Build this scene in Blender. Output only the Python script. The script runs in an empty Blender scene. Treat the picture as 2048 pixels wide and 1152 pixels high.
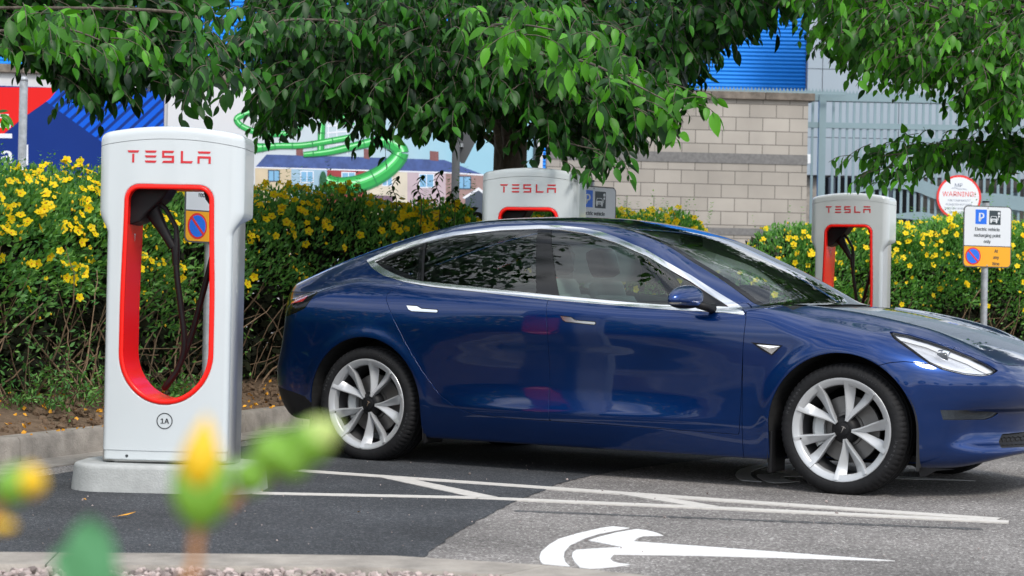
import bpy, bmesh, math, random
import numpy as np
from mathutils import Vector, Matrix
from mathutils.geometry import tessellate_polygon
sc = bpy.context.scene
COL = sc.collection
random.seed(7)
RNG = np.random.default_rng(11)

# ------------------------------------------------------------------ camera
cam_d = bpy.data.cameras.new('camera'); cam = bpy.data.objects.new('camera', cam_d); COL.objects.link(cam)
cam_d.sensor_width = 36.0
cam_d.lens = 3909.6 / 2048 * 36
cam_d.clip_start = .05; cam_d.clip_end = 2000
_p, _r = -.00559, .02063
_F = Vector((0, math.cos(_p), -math.sin(_p))); _U = Vector((0, math.sin(_p), math.cos(_p))); _R = Vector((1, 0, 0))
_Rc = _R * math.cos(_r) + _U * math.sin(_r); _Uc = _U * math.cos(_r) - _R * math.sin(_r)
CAM_LOC = Vector((0, 0, .9454))
cam.matrix_world = Matrix(((_Rc.x, _Uc.x, -_F.x, CAM_LOC.x), (_Rc.y, _Uc.y, -_F.y, CAM_LOC.y), (_Rc.z, _Uc.z, -_F.z, CAM_LOC.z), (0, 0, 0, 1)))
cam_d.dof.use_dof = True; cam_d.dof.focus_distance = 11.3; cam_d.dof.aperture_fstop = 5.9
sc.camera = cam

# ------------------------------------------------------------------ sky, sun, exposure
SUN_EL, SUN_AZ = math.radians(46), math.radians(157)      # azimuth clockwise from +Y: behind the camera, to the right
world = bpy.data.worlds.new('World'); sc.world = world; world.use_nodes = True
wn, wl = world.node_tree.nodes, world.node_tree.links
wn.clear()
w_out = wn.new('ShaderNodeOutputWorld'); w_bg = wn.new('ShaderNodeBackground')
sky = wn.new('ShaderNodeTexSky'); sky.sky_type = 'NISHITA'; sky.sun_disc = False
sky.sun_elevation = SUN_EL; sky.sun_rotation = SUN_AZ; sky.dust_density = 1.5
tcw = wn.new('ShaderNodeTexCoord'); mpw = wn.new('ShaderNodeMapping'); mpw.inputs['Scale'].default_value = (1, 1, 3.2)
nzw = wn.new('ShaderNodeTexNoise'); nzw.inputs['Scale'].default_value = 2.6; nzw.inputs['Detail'].default_value = 9; nzw.inputs['Roughness'].default_value = .58
rpw = wn.new('ShaderNodeValToRGB'); rpw.color_ramp.elements[0].position = .36; rpw.color_ramp.elements[1].position = .60
cbw = wn.new('ShaderNodeMix'); cbw.data_type = 'RGBA'
nz2 = wn.new('ShaderNodeTexNoise'); nz2.inputs['Scale'].default_value = 5; nz2.inputs['Detail'].default_value = 6
rp2 = wn.new('ShaderNodeValToRGB')
rp2.color_ramp.elements[0].position = .3; rp2.color_ramp.elements[0].color = (5.6, 6.3, 7.4, 1)
rp2.color_ramp.elements[1].position = .7; rp2.color_ramp.elements[1].color = (13.5, 13.8, 14.0, 1)
wl.new(tcw.outputs['Generated'], mpw.inputs['Vector']); wl.new(mpw.outputs['Vector'], nzw.inputs['Vector']); wl.new(mpw.outputs['Vector'], nz2.inputs['Vector'])
wl.new(nzw.outputs['Fac'], rpw.inputs['Fac']); wl.new(nz2.outputs['Fac'], rp2.inputs['Fac'])
wl.new(rpw.outputs['Color'], cbw.inputs[0]); wl.new(sky.outputs['Color'], cbw.inputs[6]); wl.new(rp2.outputs['Color'], cbw.inputs[7])
wl.new(cbw.outputs[2], w_bg.inputs['Color']); w_bg.inputs['Strength'].default_value = .13
wl.new(w_bg.outputs['Background'], w_out.inputs['Surface'])
sun_d = bpy.data.lights.new('sun', 'SUN'); sun_d.energy = 1.8; sun_d.angle = math.radians(14); sun_d.color = (1, .955, .89)
sun = bpy.data.objects.new('sun', sun_d); COL.objects.link(sun)
_sd = Vector((math.sin(SUN_AZ) * math.cos(SUN_EL), math.cos(SUN_AZ) * math.cos(SUN_EL), math.sin(SUN_EL)))
sun.rotation_euler = _sd.to_track_quat('Z', 'Y').to_euler()
sc.view_settings.view_transform = 'Standard'; sc.view_settings.look = 'None'; sc.view_settings.gamma = 1
sc.view_settings.exposure = 0.42
sc.cycles.max_bounces = 8; sc.cycles.transparent_max_bounces = 16; sc.cycles.transmission_bounces = 6
sc.cycles.caustics_reflective = False; sc.cycles.caustics_refractive = False

# ------------------------------------------------------------------ helpers
def srgb(r, g, b):
    f = lambda c: (c / 255 / 12.92) if c / 255 <= .04045 else ((c / 255 + .055) / 1.055) ** 2.4
    return (f(r), f(g), f(b), 1)
def new_mat(name):
    m = bpy.data.materials.new(name); m.use_nodes = True
    nt = m.node_tree; nt.nodes.clear()
    out = nt.nodes.new('ShaderNodeOutputMaterial'); b = nt.nodes.new('ShaderNodeBsdfPrincipled')
    nt.links.new(b.outputs['BSDF'], out.inputs['Surface'])
    return m, nt, b, out
def _pbr_doc(): pass
def pbr(name, col, rough=.5, metal=0., var=.0, vscale=8., bump=0., bscale=60., spec=.5, coat=0., col2=None, detail=6, stretch=None, island=0., trans=0.):
    m, nt, b, out = new_mat(name); N, L = nt.nodes, nt.links
    b.inputs['Roughness'].default_value = rough; b.inputs['Metallic'].default_value = metal
    b.inputs['Specular IOR Level'].default_value = spec; b.inputs['Coat Weight'].default_value = coat
    b.inputs['Coat Roughness'].default_value = .03
    col = tuple(col) if len(col) == 4 else (*col, 1)
    tc = N.new('ShaderNodeTexCoord'); src = tc.outputs['Object']
    if stretch:
        mp = N.new('ShaderNodeMapping'); mp.inputs['Scale'].default_value = stretch; L.new(src, mp.inputs['Vector']); src = mp.outputs['Vector']
    csrc = None
    if var > 0 or col2:
        n = N.new('ShaderNodeTexNoise'); n.inputs['Scale'].default_value = vscale; n.inputs['Detail'].default_value = detail; n.inputs['Roughness'].default_value = .6
        L.new(src, n.inputs['Vector'])
        r = N.new('ShaderNodeValToRGB'); r.color_ramp.elements[0].position = .32; r.color_ramp.elements[1].position = .68
        c2 = col2 if col2 else tuple(c * (1 + var) for c in col[:3]) + (1,)
        c1 = col if col2 else tuple(c * (1 - var) for c in col[:3]) + (1,)
        r.color_ramp.elements[0].color = c1; r.color_ramp.elements[1].color = c2 if len(c2) == 4 else (*c2, 1)
        L.new(n.outputs['Fac'], r.inputs['Fac']); csrc = r.outputs['Color']
    if island > 0:
        g = N.new('ShaderNodeNewGeometry'); mr = N.new('ShaderNodeMapRange'); mr.inputs['To Min'].default_value = 1 - island; mr.inputs['To Max'].default_value = 1 + island
        L.new(g.outputs['Random Per Island'], mr.inputs['Value'])
        mx = N.new('ShaderNodeMix'); mx.data_type = 'RGBA'; mx.blend_type = 'MULTIPLY'; mx.inputs[0].default_value = 1
        if csrc: L.new(csrc, mx.inputs[6])
        else: mx.inputs[6].default_value = col
        L.new(mr.outputs['Result'], mx.inputs[7]); csrc = mx.outputs[2]
    if csrc: L.new(csrc, b.inputs['Base Color'])
    else: b.inputs['Base Color'].default_value = col
    if bump > 0:
        n2 = N.new('ShaderNodeTexNoise'); n2.inputs['Scale'].default_value = bscale; n2.inputs['Detail'].default_value = 4; L.new(src, n2.inputs['Vector'])
        bp = N.new('ShaderNodeBump'); bp.inputs['Strength'].default_value = bump; bp.inputs['Distance'].default_value = .01
        L.new(n2.outputs['Fac'], bp.inputs['Height']); L.new(bp.outputs['Normal'], b.inputs['Normal'])
    if trans > 0:
        tr = N.new('ShaderNodeBsdfTranslucent'); ms = N.new('ShaderNodeMixShader'); ms.inputs['Fac'].default_value = trans
        if csrc: L.new(csrc, tr.inputs['Color'])
        else: tr.inputs['Color'].default_value = col
        L.new(b.outputs['BSDF'], ms.inputs[1]); L.new(tr.outputs['BSDF'], ms.inputs[2]); L.new(ms.outputs['Shader'], out.inputs['Surface'])
    return m
def glass_mat(name, tint, refl=1.0, ior=1.5, rough=0.0):
    m = bpy.data.materials.new(name); m.use_nodes = True; nt = m.node_tree; nt.nodes.clear(); N, L = nt.nodes, nt.links
    out = N.new('ShaderNodeOutputMaterial'); t = N.new('ShaderNodeBsdfTransparent'); t.inputs['Color'].default_value = (*tint, 1)
    g = N.new('ShaderNodeBsdfGlossy'); g.inputs['Roughness'].default_value = rough; g.inputs['Color'].default_value = (refl, refl, refl, 1)
    f = N.new('ShaderNodeFresnel'); f.inputs['IOR'].default_value = ior
    mx = N.new('ShaderNodeMixShader'); L.new(f.outputs['Fac'], mx.inputs['Fac']); L.new(t.outputs['BSDF'], mx.inputs[1]); L.new(g.outputs['BSDF'], mx.inputs[2])
    L.new(mx.outputs['Shader'], out.inputs['Surface'])
    return m
def setp(o, label=None, cat=None, group=None, kind=None):
    if label: o['label'] = label
    if cat: o['category'] = cat
    if group: o['group'] = group
    if kind: o['kind'] = kind
    return o
def empty(name, loc=(0, 0, 0), rz=0., label=None, cat=None, group=None):
    o = bpy.data.objects.new(name, None); COL.objects.link(o); o.location = loc; o.rotation_euler = (0, 0, rz); o.empty_display_size = .2
    return setp(o, label, cat, group)
def link(name, me, mat, parent=None):
    o = bpy.data.objects.new(name, me); COL.objects.link(o)
    if mat: me.materials.append(mat)
    if parent: o.parent = parent
    return o
def mesh_np(name, V, F, mat, parent=None, N=None, smooth=True):
    """V (n,3), F (m,3|4) int arrays or list of index lists"""
    me = bpy.data.meshes.new(name)
    if isinstance(F, np.ndarray):
        k = F.shape[1]; me.vertices.add(len(V)); me.vertices.foreach_set('co', np.asarray(V, np.float32).ravel())
        me.loops.add(F.size); me.loops.foreach_set('vertex_index', F.astype(np.int32).ravel())
        me.polygons.add(len(F)); me.polygons.foreach_set('loop_start', np.arange(0, F.size, k, dtype=np.int32))
        try: me.polygons.foreach_set('loop_total', np.full(len(F), k, np.int32))
        except Exception: pass
        me.update(calc_edges=True)
    else:
        me.from_pydata([tuple(map(float, v)) for v in V], [], [tuple(map(int, f)) for f in F]); me.update()
    me.polygons.foreach_set('use_smooth', np.full(len(me.polygons), bool(smooth)))
    if N is not None: me.normals_split_custom_set_from_vertices([tuple(map(float, n)) for n in N])
    me.update()
    return link(name, me, mat, parent)
class MB:
    """collects simple solids into one mesh"""
    def __init__(s): s.V = []; s.F = []
    def add(s, V, F, M=None):
        o = len(s.V)
        for v in V:
            v = Vector(v); s.V.append(tuple(M @ v) if M else tuple(v))
        s.F += [tuple(i + o for i in f) for f in F]; return s
    def box(s, x0, x1, y0, y1, z0, z1, M=None, ch=0.0):
        if ch > 0:
            c = ch; V = []; F = []
            bm = bmesh.new(); bmesh.ops.create_cube(bm, size=1)
            for v in bm.verts: v.co = Vector(((x0 + x1) / 2 + v.co.x * (x1 - x0), (y0 + y1) / 2 + v.co.y * (y1 - y0), (z0 + z1) / 2 + v.co.z * (z1 - z0)))
            bmesh.ops.bevel(bm, geom=bm.edges[:], offset=c, segments=2, profile=.6, affect='EDGES')
            bm.verts.index_update(); V = [v.co[:] for v in bm.verts]; F = [[v.index for v in f.verts] for f in bm.faces]; bm.free()
            return s.add(V, F, M)
        V = [(x, y, z) for x in (x0, x1) for y in (y0, y1) for z in (z0, z1)]
        return s.add(V, [(0, 1, 3, 2), (4, 6, 7, 5), (0, 4, 5, 1), (2, 3, 7, 6), (0, 2, 6, 4), (1, 5, 7, 3)], M)
    def tube(s, pts, r, n=8, M=None, cap=True, closed=False):
        pts = [Vector(p) for p in pts]; k = len(pts); rs = r if hasattr(r, '__len__') else [r] * k
        up = Vector((0, 0, 1)); V = []; F = []; prev = None
        for i, p in enumerate(pts):
            a = pts[i - 1] if (i > 0 or closed) else p; b = pts[(i + 1) % k] if (i < k - 1 or closed) else p
            t = (b - a).normalized() if (b - a).length > 1e-9 else Vector((0, 0, 1))
            if prev is None:
                q = t.cross(up); q = q.normalized() if q.length > 1e-3 else Vector((1, 0, 0))
            else:
                q = prev - t * prev.dot(t); q = q.normalized() if q.length > 1e-6 else t.orthogonal().normalized()
            prev = q; w = t.cross(q)
            for j in range(n):
                an = 2 * math.pi * j / n; V.append(p + (q * math.cos(an) + w * math.sin(an)) * rs[i])
        m = k if closed else k - 1
        for i in range(m):
            for j in range(n):
                a = i * n + j; b = i * n + (j + 1) % n; c = ((i + 1) % k) * n + (j + 1) % n; d = ((i + 1) % k) * n + j
                F.append((a, d, c, b))
        if cap and not closed: F.append(tuple(range(n))); F.append(tuple(reversed(range((k - 1) * n, k * n))))
        return s.add(V, F, M)
    def lathe(s, prof, n=48, M=None, axis='z', closed=False):
        """prof list of (r, h)"""
        V = []; F = []; k = len(prof)
        for (r, h) in prof:
            for j in range(n):
                a = 2 * math.pi * j / n; x, y = r * math.cos(a), r * math.sin(a)
                V.append((x, y, h) if axis == 'z' else (x, h, y))
        for i in range(k if closed else k - 1):
            for j in range(n):
                a = i * n + j; b = i * n + (j + 1) % n; i2 = (i + 1) % k; c = i2 * n + (j + 1) % n; d = i2 * n + j
                F.append((a, b, c, d) if axis == 'z' else (a, d, c, b))
        return s.add(V, F, M)
    def poly(s, pts, to3, thick, nrm):
        """flat polygon pts [(x,y)] mapped by to3, given thickness along nrm"""
        tri = tessellate_polygon([[Vector((p[0], p[1], 0)) for p in pts]]); nrm = Vector(nrm)
        A = [Vector(to3(*p)) for p in pts]; k = len(A)
        V = A + [a + nrm * thick for a in A]; F = []
        for t in tri:
            n3 = (A[t[1]] - A[t[0]]).cross(A[t[2]] - A[t[0]])
            t = t if n3.dot(nrm) < 0 else t[::-1]
            F.append(tuple(t)); F.append(tuple(i + k for i in t[::-1]))
        area = sum(pts[i][0] * pts[(i + 1) % k][1] - pts[(i + 1) % k][0] * pts[i][1] for i in range(k))
        for i in range(k):
            j = (i + 1) % k
            F.append((i, j, j + k, i + k))
        return s.add(V, F)
    def build(s, name, mat, parent=None, smooth=False, fix=False, ang=None):
        me = bpy.data.meshes.new(name); me.from_pydata(s.V, [], s.F); me.update()
        if fix:
            bm = bmesh.new(); bm.from_mesh(me); bmesh.ops.recalc_face_normals(bm, faces=bm.faces); bm.to_mesh(me); bm.free()
        if smooth or ang:
            me.polygons.foreach_set('use_smooth', np.ones(len(me.polygons), bool))
            if ang: 
                try: me.set_sharp_from_angle(angle=math.radians(ang))
                except Exception: pass
        return link(name, me, mat, parent)

# smooth fields -> meshes (surface nets)
def mk(xs, ys, n=3000, smooth=0.0):
    xs = np.array(xs, float); ys = np.array(ys, float)
    h = np.diff(xs); d = np.diff(ys) / h; m = np.zeros(len(xs))
    for i in range(1, len(xs) - 1):
        if d[i - 1] * d[i] > 0:
            w1 = 2 * h[i] + h[i - 1]; w2 = h[i] + 2 * h[i - 1]; m[i] = (w1 + w2) / (w1 / d[i - 1] + w2 / d[i])
    m[0] = d[0]; m[-1] = d[-1]
    X = np.linspace(xs[0], xs[-1], n); k = np.clip(np.searchsorted(xs, X) - 1, 0, len(xs) - 2); t = (X - xs[k]) / h[k]
    Y = (2*t**3-3*t**2+1)*ys[k]+(t**3-2*t**2+t)*h[k]*m[k]+(-2*t**3+3*t**2)*ys[k+1]+(t**3-t**2)*h[k]*m[k+1]
    if smooth > 0:
        w = max(1, int(smooth / (X[1] - X[0]))); K = np.hanning(2 * w + 3)[1:-1]; K /= K.sum(); q = len(K) // 2 + 1
        P = np.concatenate([Y[0] + np.arange(-q, 0) * (Y[1] - Y[0]), Y, Y[-1] + np.arange(1, q + 1) * (Y[-1] - Y[-2])])
        Y = np.convolve(P, K, 'same')[q:q + n]
    return lambda x: np.interp(x, X, Y)
def smax(a, b, k):
    h = np.maximum(k - np.abs(a - b), 0) / k
    return np.maximum(a, b) + h * h * k * .25
def smin(a, b, k): return -smax(-a, -b, k)
def sst(x, a, b):
    t = np.clip((x - a) / (b - a), 0, 1); return t * t * (3 - 2 * t)
def grad(f, P, e):
    g = np.empty_like(P)
    for i in range(3):
        d = np.zeros(3); d[i] = e; A = P + d; B = P - d
        g[:, i] = (f(A[:, 0], A[:, 1], A[:, 2]) - f(B[:, 0], B[:, 1], B[:, 2])) / (2 * e)
    return g
def surface(f, lo, hi, h, eps=.005, flat=None):
    """triangle mesh of f=0; returns V,N,T"""
    ax = [np.arange(lo[i], hi[i] + h[i] * .5, h[i]) for i in range(3)]
    nx, ny, nz = map(len, ax)
    S = np.empty((nx, ny, nz), np.float32)
    Y, Z = np.meshgrid(ax[1], ax[2], indexing='ij')
    st = max(1, 400000 // (ny * nz))
    for a in range(0, nx, st):
        b = min(nx, a + st); X3 = np.repeat(ax[0][a:b], ny * nz)
        S[a:b] = f(X3, np.tile(Y.ravel(), b - a), np.tile(Z.ravel(), b - a)).reshape(b - a, ny, nz)
    neg = S < 0
    acc = np.zeros((nx - 1, ny - 1, nz - 1, 3), np.float32); cnt = np.zeros((nx - 1, ny - 1, nz - 1), np.float32)
    quads = []
    for d in range(3):
        sl0 = [slice(None)] * 3; sl1 = [slice(None)] * 3; sl0[d] = slice(0, -1); sl1[d] = slice(1, None)
        a, b = S[tuple(sl0)], S[tuple(sl1)]; cr = neg[tuple(sl0)] != neg[tuple(sl1)]
        I = np.argwhere(cr); va, vb = a[cr], b[cr]; t = va / (va - vb)
        P = I.astype(np.float32); P[:, d] += t
        e1, e2 = (d + 1) % 3, (d + 2) % 3
        shp = np.array([nx - 1, ny - 1, nz - 1]); cells = []
        for o1, o2 in ((0, 0), (-1, 0), (-1, -1), (0, -1)):
            c = I.copy(); c[:, e1] += o1; c[:, e2] += o2
            ok = ((c >= 0) & (c < shp)).all(1); cells.append((c, ok))
            cc = c[ok]; np.add.at(acc, (cc[:, 0], cc[:, 1], cc[:, 2]), P[ok]); np.add.at(cnt, (cc[:, 0], cc[:, 1], cc[:, 2]), 1)
        ok = cells[0][1] & cells[1][1] & cells[2][1] & cells[3][1]
        q = np.stack([np.ravel_multi_index(tuple(np.clip(c, 0, shp - 1).T), tuple(shp)) for c, _ in cells], 1)[ok]
        fl = va[ok] > 0
        q[fl] = q[fl][:, ::-1]; quads.append(q)
    Q = np.concatenate(quads); used = np.unique(Q); remap = np.full((nx - 1) * (ny - 1) * (nz - 1), -1); remap[used] = np.arange(len(used))
    V = (acc.reshape(-1, 3)[used] / cnt.reshape(-1)[used][:, None]) * np.array(h) + np.array([a[0] for a in ax]); V = V.astype(float)
    Q = remap[Q]
    for _ in range(3):
        g = grad(f, V, eps * .5); fv = f(V[:, 0], V[:, 1], V[:, 2]); st_ = fv / np.maximum((g * g).sum(1), .05)
        V -= g * np.clip(st_, -h[0], h[0])[:, None]
    Nn = grad(f, V, eps); Nn /= np.maximum(np.linalg.norm(Nn, axis=1), 1e-9)[:, None]
    d1 = np.linalg.norm(V[Q[:, 0]] - V[Q[:, 2]], axis=1); d2 = np.linalg.norm(V[Q[:, 1]] - V[Q[:, 3]], axis=1); s = d1 < d2
    T = np.concatenate([Q[s][:, [0, 1, 2]], Q[s][:, [0, 2, 3]], Q[~s][:, [0, 1, 3]], Q[~s][:, [1, 2, 3]]])
    return V, Nn, T
def cut(M, s):
    """split mesh M=(V,N,T) by scalar s per vertex -> (part with s<0, part with s>0)"""
    V, N, T = M
    s = np.where(np.abs(s) < 1e-7, 1e-7, s)
    ng = s < 0; c = ng[T].sum(1)
    inn = T[c == 3]; out = T[c == 0]; X = T[(c == 1) | (c == 2)]
    newV = []; newN = []; cache = {}; a_in = []; a_out = []
    base = len(V)
    def mid(i, j):
        k = (i, j) if i < j else (j, i)
        if k not in cache:
            t = s[i] / (s[i] - s[j]); newV.append(V[i] * (1 - t) + V[j] * t); n = N[i] * (1 - t) + N[j] * t
            newN.append(n / max(np.linalg.norm(n), 1e-9)); cache[k] = base + len(newV) - 1
        return cache[k]
    for t in X.tolist():
        for r in range(3):
            a, b, d = t[r], t[(r + 1) % 3], t[(r + 2) % 3]
            if ng[a] != ng[b] and ng[a] != ng[d]: break
        p, q = mid(a, b), mid(a, d)
        one = [(a, p, q)]; two = [(p, b, d), (p, d, q)]
        if ng[a]: a_in += one; a_out += two
        else: a_out += one; a_in += two
    if newV: V = np.concatenate([V, newV]); N = np.concatenate([N, newN])
    def pack(T0, ex):
        TT = np.concatenate([T0, np.array(ex, int).reshape(-1, 3)]) if ex else T0
        if len(TT) == 0: return (np.zeros((0, 3)), np.zeros((0, 3)), np.zeros((0, 3), int))
        u, inv = np.unique(TT, return_inverse=True); return V[u], N[u], inv.reshape(-1, 3)
    return pack(inn, a_in), pack(out, a_out)
def poly_sdf(P, A, B):
    """signed distance (neg inside) of points (A,B) to closed polygon P"""
    P = np.array(P, float); Q = np.roll(P, -1, 0); d = np.full(A.shape, 1e9); s = np.zeros(A.shape, int)
    for (x0, y0), (x1, y1) in zip(P, Q):
        ex, ey = x1 - x0, y1 - y0; wx, wy = A - x0, B - y0
        t = np.clip((wx * ex + wy * ey) / max(ex * ex + ey * ey, 1e-12), 0, 1)
        d = np.minimum(d, np.hypot(wx - ex * t, wy - ey * t))
        c = ((y0 <= B) != (y1 <= B)) & (A < (x1 - x0) * (B - y0) / ((y1 - y0) if abs(y1 - y0) > 1e-12 else 1e-12) + x0)
        s += c
    return np.where(s % 2 == 1, -d, d)
def smooth_poly(P, it=2, closed=True):
    P = [np.array(p, float) for p in P]
    for _ in range(it):
        Q = []
        for i in range(len(P) if closed else len(P) - 1):
            a, b = P[i], P[(i + 1) % len(P)]; Q += [a * .75 + b * .25, a * .25 + b * .75]
        P = Q if closed else [P[0]] + Q + [P[-1]]
    return P
def curve_pts(P, n=8):
    """Catmull-Rom through 3D points"""
    P = [Vector(p) for p in P]; P = [P[0] * 2 - P[1]] + P + [P[-1] * 2 - P[-2]]; R = []
    for i in range(1, len(P) - 2):
        for k in range(n):
            t = k / n; a, b, c, d = P[i - 1], P[i], P[i + 1], P[i + 2]
            R.append(.5 * ((2 * b) + (c - a) * t + (2 * a - 5 * b + 4 * c - d) * t * t + (3 * b - a - 3 * c + d) * t ** 3))
    R.append(P[-2]); return R
try:
    import os
    FONT = bpy.data.fonts.load(os.path.join(bpy.utils.system_resource('DATAFILES'), 'fonts', 'Inter.woff2'))
except Exception:
    FONT = None
def text_poly(body, size, font_bold=False):
    cu = bpy.data.curves.new('text', 'FONT'); cu.body = body; cu.size = size; cu.align_x = 'CENTER'; cu.align_y = 'CENTER'; cu.extrude = .0008
    cu.resolution_u = 3
    if FONT: cu.font = FONT
    if font_bold and not FONT: cu.offset = size * .02
    o = bpy.data.objects.new('text', cu); COL.objects.link(o)
    dg = bpy.context.evaluated_depsgraph_get(); me = bpy.data.meshes.new_from_object(o.evaluated_get(dg)); bpy.data.objects.remove(o)
    return me
def text_into(mb, body, size, M, bold=False, sx=1.0, shift=(0, 0)):
    me = text_poly(body, size, bold)
    V = [(v.co.x * sx + shift[0], v.co.y + shift[1], v.co.z) for v in me.vertices]; F = [tuple(p.vertices) for p in me.polygons]
    bpy.data.meshes.remove(me)
    if bold:
        for k, dx in enumerate((-.022, -.011, .011, .022)): mb.add([(v[0] + dx * size, v[1], v[2] - .00012 * (k + 1)) for v in V], F, M)
    return mb.add(V, F, M)
# ------------------------------------------------------------------ materials
M = {}
def asphalt(name, base, light, dark, stones=.5, rough=.9, scale=1.0):
    m, nt, b, out = new_mat(name); N, L = nt.nodes, nt.links
    tc = N.new('ShaderNodeTexCoord'); src = tc.outputs['Object']
    v = N.new('ShaderNodeTexVoronoi'); v.inputs['Scale'].default_value = 120 * scale; L.new(src, v.inputs['Vector'])
    hs = N.new('ShaderNodeSeparateColor'); L.new(v.outputs['Color'], hs.inputs['Color'])
    r = N.new('ShaderNodeValToRGB'); e = r.color_ramp.elements
    e[0].position = 0; e[0].color = (*dark, 1); e[1].position = 1; e[1].color = (*light, 1)
    a = e.new(.35); a.color = (*base, 1); a2 = e.new(.8); a2.color = (*base, 1)
    L.new(hs.outputs[0], r.inputs['Fac'])
    n = N.new('ShaderNodeTexNoise'); n.inputs['Scale'].default_value = 1.1; n.inputs['Detail'].default_value = 8; n.inputs['Roughness'].default_value = .65; L.new(src, n.inputs['Vector'])
    mr = N.new('ShaderNodeMapRange'); mr.inputs['From Min'].default_value = .3; mr.inputs['From Max'].default_value = .7; mr.inputs['To Min'].default_value = .62; mr.inputs['To Max'].default_value = 1.3
    L.new(n.outputs['Fac'], mr.inputs['Value'])
    mx = N.new('ShaderNodeMix'); mx.data_type = 'RGBA'; mx.blend_type = 'MULTIPLY'; mx.inputs[0].default_value = 1
    L.new(r.outputs['Color'], mx.inputs[6]); L.new(mr.outputs['Result'], mx.inputs[7]); L.new(mx.outputs[2], b.inputs['Base Color'])
    b.inputs['Roughness'].default_value = rough; b.inputs['Specular IOR Level'].default_value = .35
    bp = N.new('ShaderNodeBump'); bp.inputs['Strength'].default_value = .8; bp.inputs['Distance'].default_value = .004
    L.new(v.outputs['Distance'], bp.inputs['Height']); L.new(bp.outputs['Normal'], b.inputs['Normal'])
    return m
M['asphalt_old'] = asphalt('asphalt_old', (.20, .185, .175), (.50, .48, .45), (.085, .075, .07))
M['asphalt_new'] = asphalt('asphalt_new', (.050, .054, .060), (.15, .15, .16), (.022, .024, .027), scale=1.2)
M['tar'] = asphalt('tar_strip_surface', (.085, .085, .088), (.2, .2, .2), (.04, .04, .04))
M['line'] = pbr('road_paint', (.56, .53, .49), .75, var=.10, vscale=30, bump=.3, bscale=200, detail=8)
M['logo_white'] = pbr('bright_road_paint', (.74, .73, .72), .75, var=.05, vscale=40, bump=.3, bscale=200)
M['concrete'] = pbr('kerb_concrete', (.30, .27, .235), .9, var=.28, vscale=7, bump=.5, bscale=90, detail=9)
M['concrete_light'] = pbr('plinth_concrete', (.40, .41, .40), .85, var=.14, vscale=9, bump=.3, bscale=110, detail=9)
M['soil'] = pbr('soil', (.10, .062, .036), .95, col2=(.20, .135, .085), vscale=14, bump=1.0, bscale=45, detail=10)
M['gravel'] = pbr('gravel_stone', (.33, .27, .25), .8, var=.15, vscale=30, island=.55)
M['gravel_bed'] = pbr('gravel_bed_surface', (.16, .12, .105), .9, var=.4, vscale=60, bump=.8, bscale=80)
M['paint'] = pbr('blue_car_paint', (.0005, .0255, .132), .36, metal=.84, coat=1.0, spec=.2)
M['black_plastic'] = pbr('black_plastic', (.009, .009, .010), .5, spec=.22)
M['black_gloss'] = pbr('gloss_black_trim', (.004, .004, .005), .08, spec=.35)
M['chrome'] = pbr('satin_chrome', (.80, .80, .80), .12, metal=1)
M['glass'] = glass_mat('side_window_glass', (.80, .98, .91), 1, 1.6)
M['glass_ws'] = glass_mat('windscreen_glass', (.80, .90, .85), 1, 1.75)
M['glass_roof'] = glass_mat('tinted_roof_glass', (.26, .29, .28), 1, 1.6)
M['glass_dark'] = glass_mat('smoked_lens', (.25, .27, .28), 1, 1.5)
M['clear'] = glass_mat('clear_lens', (.93, .94, .95), 1, 1.45)
M['silver'] = pbr('silver_wheel_paint', (.50, .51, .52), .36, metal=.35, coat=.3)
M['tyre'] = pbr('tyre_rubber', (.010, .010, .011), .72, var=.2, vscale=20, bump=.25, bscale=120, spec=.3)
M['tyre_text'] = pbr('tyre_lettering', (.055, .055, .058), .6)
M['disc'] = pbr('brake_disc_steel', (.17, .165, .16), .45, metal=.7, var=.15, vscale=6)
M['caliper'] = pbr('caliper_grey', (.50, .52, .52), .5)
M['barrel'] = pbr('wheel_barrel_grey', (.10, .10, .105), .5, metal=.4)
M['liner'] = pbr('arch_liner', (.010, .010, .011), .95)
M['seat'] = pbr('grey_seat_leather', (.30, .32, .32), .55, bump=.1, bscale=300)
M['seat_dark'] = pbr('dark_seat_leather', (.02, .02, .021), .5)
M['trim_light'] = pbr('light_interior_trim', (.46, .48, .46), .7)
M['lamp_metal'] = pbr('lamp_reflector', (.80, .81, .84), .22, metal=.6, bump=.25, bscale=14)
M['lamp_white'] = pbr('lamp_light_guide', (.85, .86, .88), .25)
M['red_lens'] = pbr('red_lens', (.32, .008, .012), .12, coat=1)
M['white_gloss'] = pbr('white_charger_plastic', (.60, .64, .655), .24, coat=.5, spec=.4, var=.012, vscale=2.5)
M['red_gloss'] = pbr('red_charger_plastic', (.95, .014, .008), .25, coat=.10, spec=.3)
M['red_print'] = pbr('red_lettering', (.62, .02, .03), .35)
M['brushed'] = pbr('brushed_steel', (.56, .56, .55), .34, metal=.9, var=.10, vscale=5, stretch=(1, 1, .2), detail=5)
M['rubber'] = pbr('black_cable_rubber', (.008, .008, .009), .5, spec=.25)
M['grey_print'] = pbr('grey_lettering', (.035, .04, .045), .5)
M['galv'] = pbr('galvanised_steel', (.42, .44, .46), .5, metal=.55, var=.22, vscale=16, detail=5)
M['sign_white'] = pbr('sign_white', (.72, .75, .78), .45)
M['sign_amber'] = pbr('sign_amber', (.90, .40, .012), .42)
M['sign_blue'] = pbr('sign_blue', (.008, .16, .78), .42)
M['sign_red'] = pbr('sign_red', (.72, .03, .025), .42)
M['sign_dark'] = pbr('sign_dark_grey', (.028, .045, .055), .45)
M['sign_back'] = pbr('sign_back_grey', (.09, .095, .10), .55)
M['bark'] = pbr('bark', (.075, .058, .042), .9, col2=(.17, .14, .11), vscale=9, bump=1.0, bscale=40, stretch=(3, 3, .6), detail=8)
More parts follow.
